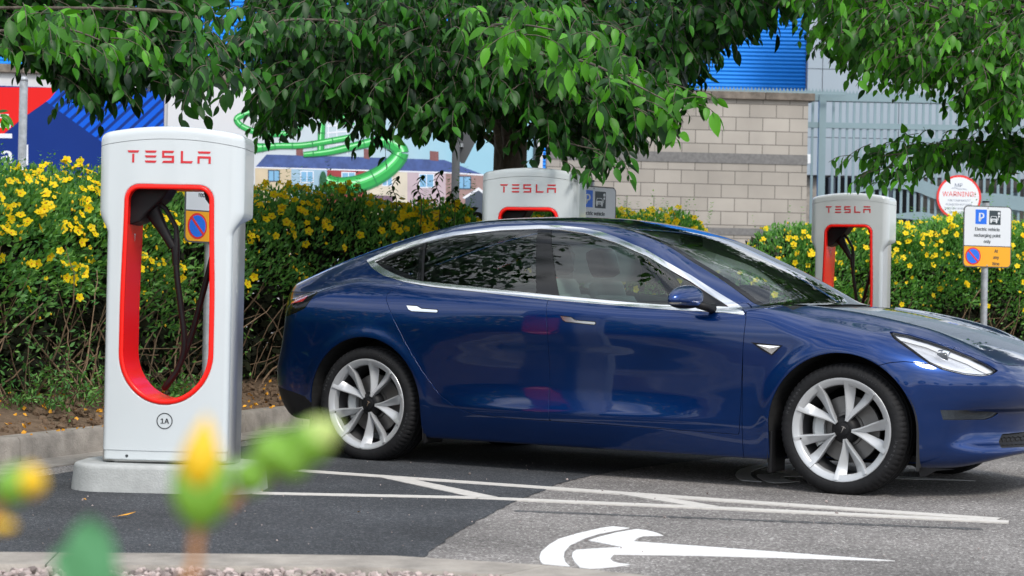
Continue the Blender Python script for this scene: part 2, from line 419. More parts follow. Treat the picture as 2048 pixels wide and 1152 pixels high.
M['twig'] = pbr('twig_bark', (.10, .062, .040), .85, var=.35, vscale=8)
M['fog_face'] = pbr('fog_lamp_face', (.10, .125, .15), .25, metal=.4, bump=.3, bscale=60)
M['stem'] = pbr('shrub_stem', (.27, .18, .11), .85, var=.35, vscale=9, island=.35)
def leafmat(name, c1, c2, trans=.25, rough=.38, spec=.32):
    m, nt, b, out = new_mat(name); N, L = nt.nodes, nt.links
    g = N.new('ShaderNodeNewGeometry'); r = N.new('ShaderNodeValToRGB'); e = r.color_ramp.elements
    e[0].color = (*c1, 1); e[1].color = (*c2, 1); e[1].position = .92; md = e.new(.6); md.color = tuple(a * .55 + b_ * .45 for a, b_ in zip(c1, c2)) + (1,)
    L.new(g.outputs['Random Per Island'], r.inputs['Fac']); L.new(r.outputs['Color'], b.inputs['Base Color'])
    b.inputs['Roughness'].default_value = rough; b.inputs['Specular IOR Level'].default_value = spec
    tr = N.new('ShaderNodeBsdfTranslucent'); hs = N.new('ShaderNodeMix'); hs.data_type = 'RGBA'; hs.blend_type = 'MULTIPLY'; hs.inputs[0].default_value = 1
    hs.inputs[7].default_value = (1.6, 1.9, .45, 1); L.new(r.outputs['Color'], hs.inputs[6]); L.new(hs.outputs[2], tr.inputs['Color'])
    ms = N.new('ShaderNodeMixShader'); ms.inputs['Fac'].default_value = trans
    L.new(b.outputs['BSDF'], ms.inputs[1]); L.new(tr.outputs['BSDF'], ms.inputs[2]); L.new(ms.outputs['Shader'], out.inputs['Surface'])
    return m
M['leaf'] = leafmat('tree_leaf_shaded', (.002, .017, .004), (.040, .185, .012), .20, .46)  # darker greens put the shade of the crown into the leaf colour
M['leaf_lit'] = leafmat('tree_leaf_lit', (.008, .050, .006), (.105, .36, .02), .34, .42)  # brighter copy of the tree leaf, coloured as if catching the light
M['shrub_leaf'] = leafmat('shrub_leaf', (.050, .175, .045), (.23, .46, .12), .28, .5)
M['petal'] = pbr('yellow_petal', (.98, .72, .012), .5, island=.10, trans=.30, spec=.2)
M['stamen'] = pbr('orange_stamen', (.75, .25, .01), .7)
M['litter'] = pbr('fallen_petal', (.72, .33, .02), .7, island=.5)
M['bud_yellow'] = pbr('bud_yellow', (.88, .56, .01), .5, trans=.2)
M['bud_green'] = pbr('bud_green', (.20, .42, .035), .45, trans=.2)
M['bud_pale'] = pbr('bud_pale', (.50, .62, .18), .45, trans=.2)
M['fg_leaf'] = pbr('pale_green_leaf', (.13, .38, .17), .45, trans=.3)
M['fg_stem'] = pbr('reddish_stem', (.46, .20, .05), .5)
# ------------------------------------------------------------------ car body field (u forward from rear axle, v outward, z up)
Tlow=mk([-1.3,-.96,-.90,-.75,-.5,-.2,.1,.4,.86,1.2,1.67,2.0,2.25,2.5,2.75,3.0,3.2,3.4,3.55,3.66,3.9],
        [1.03,1.045,1.047,1.04,1.043,1.045,1.035,1.005,.975,.952,.922,.915,.925,.955,.93,.886,.838,.775,.716,.655,.50],smooth=.06)
Tup=mk([-1.3,-.9,-.64,-.46,-.27,-.1,.13,.39,.66,.95,1.22,1.46,1.73,2.04,2.32,2.6,3.2],
       [.88,1.01,1.108,1.178,1.242,1.294,1.357,1.410,1.431,1.435,1.426,1.397,1.341,1.222,1.10,.953,.63],smooth=.10)
W=mk([-1.1,-.9,-.6,-.3,0,.5,1.4,2.4,2.9,3.2,3.45,3.7,3.9],[.80,.86,.895,.912,.920,.922,.924,.922,.920,.908,.880,.84,.80],smooth=.1)
Sd=mk([.10,.16,.20,.26,.30,.335,.37,.42,.47,.55,.65,.72,.78,.85,.90,.95,1.0,1.1],[.10,.052,.030,.011,.003,0,.008,.020,.026,.0245,.015,.005,0.0,.004,.014,.030,.055,.13],smooth=.015)
Sp=mk([.10,.16,.20,.28,.36,.45,.55,.65,.72,.78,.85,.90,.95,1.0,1.1],[.10,.05,.036,.022,.014,.008,.004,.001,0,.001,.008,.018,.034,.06,.13],smooth=.02)
Gw=mk([-1.3,-.9,-.6,-.3,0,.4,1.0,1.6,2.2,2.7],[-.36,-.235,-.155,-.09,-.045,-.012,0,0,0,0],smooth=.1)
Rr=mk([.10,.17,.24,.33,.42,.50,.62,.75,.88,.97,1.03,1.08,1.2],[-.55,-.74,-.88,-.945,-.972,-.978,-.955,-.935,-.925,-.925,-.938,-.955,-.98],smooth=.02)
Ff=mk([.10,.15,.19,.225,.25,.285,.33,.42,.455,.50,.56,.62,.68,.74,.9],[3.50,3.62,3.685,3.70,3.695,3.655,3.645,3.655,3.695,3.712,3.716,3.705,3.665,3.59,3.35],smooth=.014)
Fp=mk([.10,.15,.19,.25,.33,.45,.50,.56,.62,.68,.74,.9],[3.50,3.60,3.66,3.68,3.69,3.705,3.712,3.716,3.705,3.665,3.59,3.35],smooth=.02)
def body(u,v,z):
    v=np.abs(v)
    wt=sst(u,.25,1.05)*(1-sst(u,1.45,2.5))
    zz=z+.035*(1-np.clip((u-.5)/1.8,0,1))*0-.0
    d=Sd(zz)*wt+Sp(zz)*(1-wt)
    side=W(u)-d
    for uc in (0.,2.875):      # wheel arch flares
        r=np.hypot(u-uc,(z-.326)*(1.0))
        g=np.exp(-((r-.385)/.05)**2)*sst(z,.12,.4)
        side=side+.010*g
    # haunch/fender crease: front fender bulge above the arch
    fs=(v-side)
    # top of lower body
    fr=sst(u,2.3,2.75)
    rearw=1-sst(u,-.8,-.1)
    ridge=.024*fr*np.exp(-((v-(.70-.16*np.clip((u-2.5)/1.1,0,1)))/.085)**2)
    crown=(.03*fr+.01*(1-fr))*(v/.8)**2+.035*fr*sst(v,.5,.95)**1*(v/.8)**4 + rearw*(.20*v**2+.06*v**4)
    top=Tlow(u)-crown+ridge
    ft=(z-top)*.93
    low=smax(fs,ft,.05+.04*fr)
    # greenhouse
    k=.36*sst(u,1.2,2.4)-.22*(1-sst(u,-.8,.1))*0
    gt=Tup(u+k*v*v)-.085*v*v-.22*v**4
    sl=np.abs(Tup(u+.02)-Tup(u-.02))/.04
    fgt=(z-gt)/np.sqrt(1+sl*sl)
    q=z-.93
    qs=np.maximum(q,-.03)
    vg=.868-.50*qs-.30*np.maximum(q,0)**2+Gw(u)
    fgs=(v-vg)*.9
    up=smax(fgs,fgt,.10-.03*sst(u,1.2,2.0))
    b=smin(low,up,.035)
    # front/rear caps
    dw=1-sst(v,.62,.80)
    F=Ff(z)*dw+Fp(z)*(1-dw)-.30*v*v-.34*v**4
    R=Rr(z)+.36*v*v+.10*v**4
    b=smax(b,(u-F)*.95,.10)
    b=smax(b,(R-u)*.95,.07)
    b=smax(b,(.15+.065*(1-sst(u,-.45,-.15))+.04*(1-sst(u,-.9,-.5))+.075*sst(u,3.35,3.72)-z),.02)
    return b
CAR_X, CAR_Y, CAR_TH = -.3786, 12.003, .52553
print('car surface')
bV, bN, bT = surface(body, (-1.06, -.012, .10), (3.80, .99, 1.50), (.0125, .012, .012), eps=.005)
tn = np.cross(bV[bT[:, 1]] - bV[bT[:, 0]], bV[bT[:, 2]] - bV[bT[:, 0]]); bad = (tn * bN[bT].mean(1)).sum(1) < 0; bT[bad] = bT[bad][:, ::-1]
S = cut((bV, bN, bT), -bV[:, 1])[0]                 # keep v > 0
sel = lambda m, f: f(m[0][:, 0], m[0][:, 1], m[0][:, 2])
mx3 = lambda *a: np.maximum.reduce([np.broadcast_to(x, a[0].shape) for x in a])
def arch(u, v, z):
    d = 1e9
    for uc in (0.0, 2.875):
        c = np.minimum(np.hypot(u - uc, z - .326) - .385, np.maximum(np.abs(u - uc) - .385, z - .326))
        d = np.minimum(d, c)
    return np.maximum(d, .56 - v)
_, S = cut(S, sel(S, arch))
DLO_OUT = [(-.175, 1.154), (-.11, 1.187), (-.003, 1.232), (.176, 1.282), (.382, 1.324), (.685, 1.355), (.94, 1.364), (1.07, 1.361), (1.227, 1.347), (1.337, 1.328), (1.452, 1.297), (1.675, 1.222), (1.957, 1.090), (2.159, .980), (2.268, .922), (2.335, .905), (2.348, .888), (2.227, .897), (1.913, .906), (1.655, .919), (1.177, .944), (.863, .969), (.379, 1.006), (.185, 1.029), (.009, 1.066), (-.09, 1.106)]
DLO_IN = [(-.105, 1.149), (.025, 1.203), (.192, 1.256), (.398, 1.302), (.702, 1.334), (.961, 1.343), (1.09, 1.338), (1.246, 1.319), (1.467, 1.266), (1.69, 1.190), (1.971, 1.058), (2.146, .960), (2.208, .925), (1.854, .930), (1.648, .940), (1.227, .966), (1.087, .976), (.848, .994), (.303, 1.035), (.192, 1.048), (.092, 1.073), (-.009, 1.106)]
GL_TOP = [(2.62, -.1), (2.62, 0), (2.60, .25), (2.54, .45), (2.43, .62), (2.35, .668), (2.29, .668), (2.112, .645), (1.915, .628), (1.674, .592), (1.471, .545), (1.302, .528), (1.063, .512), (.757, .497), (.3, .495), (-.1, .495), (-.45, .49), (-.60, .46), (-.68, .38), (-.715, .2), (-.72, -.1)]
HOOD = [(2.69, -.1), (2.69, 0), (2.675, .3), (2.63, .6), (2.56, .80), (2.669, .784), (2.82, .765), (2.982, .746), (3.178, .716), (3.32, .665), (3.434, .609), (3.547, .529), (3.585, .440), (3.617, .291), (3.632, 0), (3.632, -.1)]
HEAD = [(3.079, .822), (3.162, .808), (3.259, .780), (3.350, .748), (3.452, .706), (3.524, .668), (3.566, .638), (3.549, .621), (3.515, .612), (3.452, .618), (3.359, .643), (3.299, .672), (3.216, .728), (3.116, .790)]
TAIL = [(-1.1, .965), (-.628, .960), (-.382, .962), (-.443, .867), (-.507, .839), (-.581, .817), (-1.1, .80)]
side = lambda P, vm, zs=0: (lambda u, v, z: np.maximum(poly_sdf(P, u, z), vm - v))
gtop = lambda u, v, z: mx3(poly_sdf(GL_TOP, u, v), .90 - z)
PIECES = {}
def take(S, name, f, gap=.0022):
    s = sel(S, f); a, rest = cut(S, s + gap)
    _, rest = cut(rest, sel(rest, f) - gap); PIECES[name] = a
    return rest
shell = S
S = take(S, 'roof', gtop, .003)
dlo, S = cut(S, sel(S, side(DLO_OUT, .40)))
S = take(S, 'headlight', side(HEAD, .40), .003)
S = take(S, 'tail', side(TAIL, .30), .002)
S = take(S, 'hood', lambda u, v, z: mx3(poly_sdf(HOOD, u, v), .58 - z), .0025)
cowl_f = lambda u, v, z: mx3(poly_sdf([(2.70, -.2), (2.70, .3), (2.64, .62), (2.575, .80), (2.42, .70), (2.40, .60), (2.55, .3), (2.58, -.2)], u, v), .86 - z)
cw, S = cut(S, sel(S, cowl_f)); PIECES['cowl'] = cw
RD = [(.16, 1.07), (.187, 1.006), (.150, .980), (.124, .955), (.122, .935), (.178, .845), (.275, .699), (.395, .532), (.508, .401), (.614, .339), (.731, .303), (.967, .290), (1.226, .288), (1.210, .408), (1.2, .784), (1.183, .90), (1.170, .98)]
FD = [(1.170, .98), (1.183, .90), (1.2, .784), (1.21, .408), (1.226, .288), (1.818, .281), (2.328, .272), (2.338, .422), (2.348, .713), (2.357, .865), (2.348, .90), (2.27, .95)]
S = take(S, 'rear_door', side(RD, .6)); S = take(S, 'front_door', side(FD, .6))
FOG = [(3.357, .443), (3.46, .441), (3.54, .432), (3.560, .424), (3.54, .404), (3.512, .392), (3.368, .393)]
S = take(S, 'fog', side(FOG, .50), .001)
GR = [(-.1, .250), (.53, .254), (.46, .318), (-.1, .330)]
S = take(S, 'grille', lambda u, v, z: mx3(poly_sdf(GR, v, z), 3.40 - u), .001)
BUMP = [(3.05, .05), (3.05, .646), (3.127, .669), (3.194, .677), (3.30, .667), (3.37, .655), (3.37, .95), (3.95, .95), (3.95, .05)]
S = take(S, 'front_bumper', side(BUMP, -1))
VAL = [(-.66, .396), (-.52, .372), (-.43, .349), (-.36, .30), (-.30, .05), (-1.2, .05), (-1.2, .396)]
S = take(S, 'valance', side(VAL, -1), .0015)
TR = [(-.72, -.1), (-.73, .3), (-.76, .55), (-.84, .67), (-1.2, .67), (-1.2, -.1)]
S = take(S, 'trunk', lambda u, v, z: mx3(poly_sdf(TR, u, v), .70 - z))
FEN = [(2.352, .05), (2.345, .30), (2.348, .713), (2.357, .865), (2.350, .91), (2.48, .927), (2.56, .99), (3.4, .99), (3.4, .05)]
S = take(S, 'fender', side(FEN, .45))
PIECES['body'] = S
_, chrome = cut(dlo, sel(dlo, side(DLO_IN, .3))); dlo_in, _ = cut(dlo, sel(dlo, side(DLO_IN, .3)))
def line_f(a, b):
    (x0, y0), (x1, y1) = a, b; l = math.hypot(x1 - x0, y1 - y0)
    return lambda m: ((m[0][:, 0] - x0) * (y1 - y0) - (m[0][:, 2] - y0) * (x1 - x0)) / l   # >0 to the right going a->b
LB, RB = ((.947, 1.335), (1.084, .975)), ((1.036, 1.332), (1.228, .967)); CD = ((.215, 1.255), (.300, 1.035)); MT = ((2.013, 1.061), (2.072, .931))
lf = line_f(*LB); a = dlo_in
fwd, back = cut(a, lf(a))                 # sign fixed below by test
if fwd[0][:, 0].mean() < back[0][:, 0].mean(): fwd, back = back, fwd
def split_by(m, ln, off=0.):
    s = line_f(*ln)(m); A, B = cut(m, s - off)
    if A[0][:, 0].mean() > B[0][:, 0].mean(): A, B = B, A
    return A, B                            # rear part, front part
bp, front_gl = split_by(fwd, RB)
front_gl, mtri = split_by(front_gl, MT)
qg, rear_gl = split_by(back, CD)
def off_poly(P, d):
    """shrink a closed (u,z) polygon crudely toward its centroid side by distance d"""
    P = np.array(P); n = len(P); out = []
    ar = sum(P[i][0] * P[(i + 1) % n][1] - P[(i + 1) % n][0] * P[i][1] for i in range(n)); sg = 1 if ar > 0 else -1
    for i in range(n):
        a, b, c = P[i - 1], P[i], P[(i + 1) % n]; e = (c - a); e /= max(np.linalg.norm(e), 1e-9); out.append(b + np.array([-e[1], e[0]]) * d * sg)
    return out
def off(m, d): return (m[0] + m[1] * d, m[1], m[2])
def skirts(m, depth=.009):
    V, N, T = m
    if len(T) == 0: return m
    E = np.concatenate([T[:, [0, 1]], T[:, [1, 2]], T[:, [2, 0]]]); key = np.sort(E, 1); k = key[:, 0] * (len(V) + 1) + key[:, 1]
    _, first, cn = np.unique(k, return_index=True, return_counts=True); B = E[first[cn == 1]]
    B = B[~((V[B[:, 0], 1] < 1e-4) & (V[B[:, 1], 1] < 1e-4))]
    nb = len(B); a, b = V[B[:, 0]], V[B[:, 1]]; na, nb_ = N[B[:, 0]], N[B[:, 1]]
    e = b - a; out = np.cross(e, na + nb_); out /= np.maximum(np.linalg.norm(out, axis=1), 1e-9)[:, None]
    rl = .0012
    a1, b1 = a + out * rl * .7 - na * rl, b + out * rl * .7 - nb_ * rl
    a2, b2 = a1 - na * depth, b1 - nb_ * depth
    V2 = np.concatenate([V, a, b, a1, b1, a2, b2])
    sn = lambda n: (n * .5 + out) / np.linalg.norm(n * .5 + out, axis=1)[:, None]
    N2 = np.concatenate([N, na, nb_, sn(na), sn(nb_), out, out]); o = len(V); I = np.arange(nb)
    A0, B0, A1, B1, A2, B2 = [o + I + nb * j for j in range(6)]
    T2 = np.concatenate([T, np.stack([A0, A1, B0], 1), np.stack([B0, A1, B1], 1), np.stack([A1, A2, B1], 1), np.stack([B1, A2, B2], 1)])
    return V2, N2, T2
def place(m, sgn):
    """car (u,v,z) -> local (x fwd, y left, z); sgn=1 right side (y=-v), -1 left side"""
    V, N, T = m; V = np.stack([V[:, 0], -sgn * V[:, 1], V[:, 2]], 1); N = np.stack([N[:, 0], -sgn * N[:, 1], N[:, 2]], 1)
    return V, N, (T[:, ::-1] if sgn > 0 else T)
def both(m):
    V1, N1, T1 = place(m, 1); V2, N2, T2 = place(m, -1); return np.concatenate([V1, V2]), np.concatenate([N1, N2]), np.concatenate([T1, T2 + len(V1)])
car = empty('parked_car', (CAR_X, CAR_Y, 0), -CAR_TH, 'dark metallic blue electric saloon with silver wheels parked between the charging posts', 'car')
def put(name, m, mat, parent=None, weld=False):
    V, N, T = m
    if len(T) == 0: print('EMPTY', name); return None
    return mesh_np(name, V, T, mat, parent or car, N)
body_o = put('body', both(skirts(PIECES['body'])), M['paint'])
put('hood', both(skirts(PIECES['hood'])), M['paint'])
fb = put('front_bumper', both(skirts(PIECES['front_bumper'])), M['paint'])
put('trunk_lid', both(skirts(PIECES['trunk'])), M['paint'])
put('rear_valance', both(skirts(PIECES['valance'])), M['black_plastic'])
put('cowl', both(off(PIECES['cowl'], -.008)), M['black_plastic'])
gr = off(PIECES['grille'], -.02); put('grille', both(gr), M['liner'], fb)
bars, _ = cut(off(PIECES['grille'], -.008), np.sin(PIECES['grille'][0][:, 2] * 2 * math.pi / .0165) - .1); put('grille_bar', both(skirts(bars, .01)), M['black_plastic'], fb)
# windscreen / roof / rear window
R_ = off(PIECES['roof'], -.002)
ws, rf = cut(R_, -(R_[0][:, 0] - (1.47 - .10 * R_[0][:, 1] ** 2)))
rg, rf = cut(rf, rf[0][:, 0] - (.55 - .1 * rf[0][:, 1] ** 2))
wsf = lambda m: poly_sdf(GL_TOP, m[0][:, 0], m[0][:, 1]) + .035
in_, fr_ = cut(ws, wsf(ws)); ws_o = put('windscreen', both(in_), M['glass_ws']); put('windscreen_border', both(fr_), M['black_gloss'], ws_o)
hdr, rf2 = cut(rf, -(rf[0][:, 0] - 1.40 + .10 * rf[0][:, 1] ** 2)); put('roof_glass', both(rf2), M['glass_roof']); put('roof_header', both(hdr), M['black_gloss'])
in_, fr_ = cut(rg, wsf(rg) + .01); rw_o = put('rear_window', both(in_), M['glass_roof']); put('window_border', both(fr_), M['black_gloss'], rw_o)
# interior shell behind the panels
shell = off(shell, -.013)
for f in (side(off_poly(DLO_IN, .006), .3), lambda u, v, z: gtop(u, v, z) + .03, side(HEAD, .4), side(off_poly(GR, 0), 9)):
    _, shell = cut(shell, f(*shell[0].T))
_, shell = cut(shell, arch(*shell[0].T) - .01)
hi_, lo_ = cut(shell, np.maximum(.96 - shell[0][:, 2] + 0 * shell[0][:, 0], np.maximum(shell[0][:, 0] - 2.35, -.62 - shell[0][:, 0])))
put('inner_structure', both(lo_), M['liner']); put('headliner_trim', both(off(hi_, -.012)), M['trim_light'])
def sidev(u, z, lo=.3, hi=1.0):
    for _ in range(30):
        m = (lo + hi) / 2
        if body(np.array([u]), np.array([m]), np.array([z]))[0] < 0: lo = m
        else: hi = m
    return lo
WHEEL = {}
def lathe_v(mb, prof, n=96, zc=.326):
    """profile (r, outward offset) revolved about the wheel axis; local frame: x fwd, y = -outward, z up, centred on the hub"""
    V = []; F = []; k = len(prof)
    for r, h in prof:
        for j in range(n):
            a = 2 * math.pi * j / n; V.append((r * math.cos(a), -h, r * math.sin(a)))
    for i in range(k - 1):
        for j in range(n):
            j2 = (j + 1) % n; F.append((i * n + j, i * n + j2, (i + 1) * n + j2, (i + 1) * n + j))
    return mb.add(V, F)
def make_wheel(mirror=False):
    w = bpy.data.objects.new('wheel', None); COL.objects.link(w); w.parent = car
    # tyre
    n = 288; prof = [(.255, .02), (.257, .100), (.262, .111), (.272, .1170), (.288, .1195), (.303, .117), (.316, .110), (.324, .100), (.3295, .088), (.332, .070), (.333, .064), (.326, .062), (.326, .054), (.333, .052), (.3335, .02), (.327, .018), (.327, .006), (.3335, .004), (.3335, -.03), (.327, -.032), (.327, -.042), (.3325, -.044), (.328, -.09), (.31, -.11), (.27, -.115), (.236, -.10)]
    V = []; F = []
    for i, (r, h) in enumerate(prof):
        for j in range(n):
            a = 2 * math.pi * j / n; rr = r; hh = h
            if 6 <= i <= 9 and j % 4 == 0: rr -= .0045 if i < 9 else .006
            if i in (3, 4, 5): hh += .0006 * (1 if (j // 3) % 2 else 0)
            x, z = rr * math.cos(a), rr * math.sin(a); z = max(z, -.3235)
            V.append((x, -hh, z))
    for i in range(len(prof) - 1):
        for j in range(n):
            j2 = (j + 1) % n; F.append((i * n + j, i * n + j2, (i + 1) * n + j2, (i + 1) * n + j))
    t = MB().add(V, F)
    ty = t.build('tyre', M['tyre'], w, ang=50, fix=True)
    tt = MB()
    for word, mid, r_, s_ in (('Hankook', 152, .2935, .030), ('235/40R19', 62, .2955, .017), ('Hankook', -22, .2935, .030)):
        for i, ch_ in enumerate(word):
            an = math.radians(mid) - (i - (len(word) - 1) / 2) * s_ * .74 / r_
            if ch_ != ' ': text_into(tt, ch_, s_, Matrix.Translation((r_ * math.cos(an), -.1190, r_ * math.sin(an))) @ Matrix.Rotation(math.pi / 2 - an, 4, 'Y') @ Matrix.Rotation(math.pi / 2, 4, 'X'))
    tt.build('sidewall_lettering', M['tyre_text'], ty)
    m = MB()
    lathe_v(m, [(.262, .104), (.2615, .111), (.259, .1135), (.253, .1130), (.245, .109), (.236, .104), (.228, .100), (.2255, .096), (.224, .06)], 128)
    # spokes: a V of two blades at each of five hub points
    def blade(phi, dirn):
        st = []; K = 13
        for q in range(K):
            s = q / (K - 1); r = .047 + (.251 - .047) * s
            th = phi + dirn * math.radians(18.5) * (1 - (1 - s) ** 2.4) * (1.0) - dirn * math.radians(2.0) * s
            wi = .0125 + .029 * s ** 1.1            # half-ish widths
            wo = .0095 + .012 * s
            hr = .088 - .006 * math.sin(math.pi * s) + .010 * s      # ridge height
            he = hr - .016 - .008 * s                                 # far edge
            hr += .022 * max(0, s - .72) / .28; he += .026 * max(0, s - .72) / .28
            er = Vector((math.cos(th), 0, math.sin(th))); et = Vector((-math.sin(th), 0, math.cos(th))) * dirn
            P = er * r
            st.append([P + et * wo * 1.0 + Vector((0, -(hr - .014), 0)), P + et * wo * .8 + Vector((0, -hr, 0)) , P + et * (wo * .8 - .006) + Vector((0, -(hr + .0005), 0)), P - et * wi * .75 + Vector((0, -he, 0)), P - et * wi + Vector((0, -(he - .008), 0)), P - et * wi * .6 + Vector((0, -(hr - .045), 0)), P + et * wo * .6 + Vector((0, -(hr - .045), 0))])
        V = [p for s_ in st for p in s_]; kk = 7; F = []
        for a in range(K - 1):
            for b in range(kk):
                c = (b + 1) % kk; f = (a * kk + b, a * kk + c, (a + 1) * kk + c, (a + 1) * kk + b); F.append(f)
        F.append(tuple(range(kk))); F.append(tuple(range((K - 1) * kk, K * kk)))
        m.add(V, F)
    for k in range(5):
        phi = math.radians(72 * k - 5)
        blade(phi, 1); blade(phi, -1)
    m.build('rim', M['silver'], w, ang=38, fix=True)
    b = MB(); lathe_v(b, [(.2355, .098), (.231, .05), (.222, .0), (.218, -.09)], 96); b.build('barrel', M['barrel'], w, smooth=True)
    c = MB(); lathe_v(c, [(.0, .088), (.030, .088), (.033, .086), (.0335, .080), (.046, .078), (.058, .070), (.070, .055), (.074, .02)], 64); hub = c.build('hub_cap', M['black_plastic'], w, ang=40, fix=True)
    lg = MB()
    Tm = [(-.008, .010), (.0, .0125), (.008, .010), (.0075, .0075), (.0025, .009), (.0, -.013), (-.0025, .009), (-.0075, .0075)]
    rot = math.radians(-25 if not mirror else 40)
    lg.poly([(x * math.cos(rot) - y * math.sin(rot), x * math.sin(rot) + y * math.cos(rot)) for x, y in [(p[0] * 1.5, p[1] * 1.5) for p in Tm]], lambda x, y: (x, -.0885, y), .001, (0, -1, 0)); lg.build('cap_emblem', M['chrome'], hub)
    d = MB(); lathe_v(d, [(.045, .022), (.085, .022), (.088, .012), (.100, .010), (.168, .010), (.170, .006), (.170, -.012), (.1, -.012)], 72); d.build('brake_disc', M['disc'], w, ang=35, fix=True)
    cl = MB()
    st = []
    for q in range(9):
        a = math.radians(150 + 62 * q / 8 - 0); 
        for r, h in ((.118, .015), (.118, .042), (.165, .045), (.182, .03), (.182, -.02), (.118, -.02)): st.append((r * math.cos(a), -h, r * math.sin(a)))
    F = [(a * 6 + b_, a * 6 + (b_ + 1) % 6, (a + 1) * 6 + (b_ + 1) % 6, (a + 1) * 6 + b_) for a in range(8) for b_ in range(6)] + [tuple(range(6)), tuple(range(48, 54))]
    cl.add(st, F); cl.build('brake_caliper', M['caliper'], w, ang=30, fix=True)
    v_ = MB(); v_.tube([(-.232 * math.cos(math.radians(14)), -.092, -.232 * math.sin(math.radians(14))), (-.222 * math.cos(math.radians(14)), -.103, -.222 * math.sin(math.radians(14)))], .005, 8); v_.build('valve', M['black_plastic'], w)
    return w
w0 = make_wheel()
kids = list(w0.children)
def copy_obj(o, parent):
    c = o.copy(); COL.objects.link(c); c.parent = parent
    for ch in list(o.children): copy_obj(ch, c)
    return c
w0.location = (0, -.782, .3235)
for (x, y, rz, ry) in ((2.875, -.782, 0, .05), (0, .782, math.pi, 0), (2.875, .782, math.pi, 0)):
    w = w0.copy(); COL.objects.link(w); w.parent = car; w.location = (x, y, .3235); w.rotation_euler = (0, 0, rz)
    for ch in kids: copy_obj(ch, w)
# arch liners
for uc in (0., 2.875):
    for sg in (1, -1):
        ln = MB()
        n = 28; V = []; rr = .392
        prof = [(uc - rr, .14)] + [(uc - rr * math.cos(math.pi * k / n), .326 + rr * math.sin(math.pi * k / n)) for k in range(n + 1)] + [(uc + rr, .14)]
        for (x, z) in prof: V += [(x, -sg * .900 if False else -sg * .895, z), (x, -sg * .56, z)]
        F = [(2 * i, 2 * i + 2, 2 * i + 3, 2 * i + 1) for i in range(len(prof) - 1)]; ln.add(V, F)
        V2 = [(x, -sg * .56, z) for x, z in prof]; ln.add(V2, [tuple(range(len(V2)))]); ln.build('wheel_arch_liner', M['liner'], car)
fl = MB().box(-.50, 3.30, -.70, .70, .17, .20); fl.build('underbody', M['liner'], car)
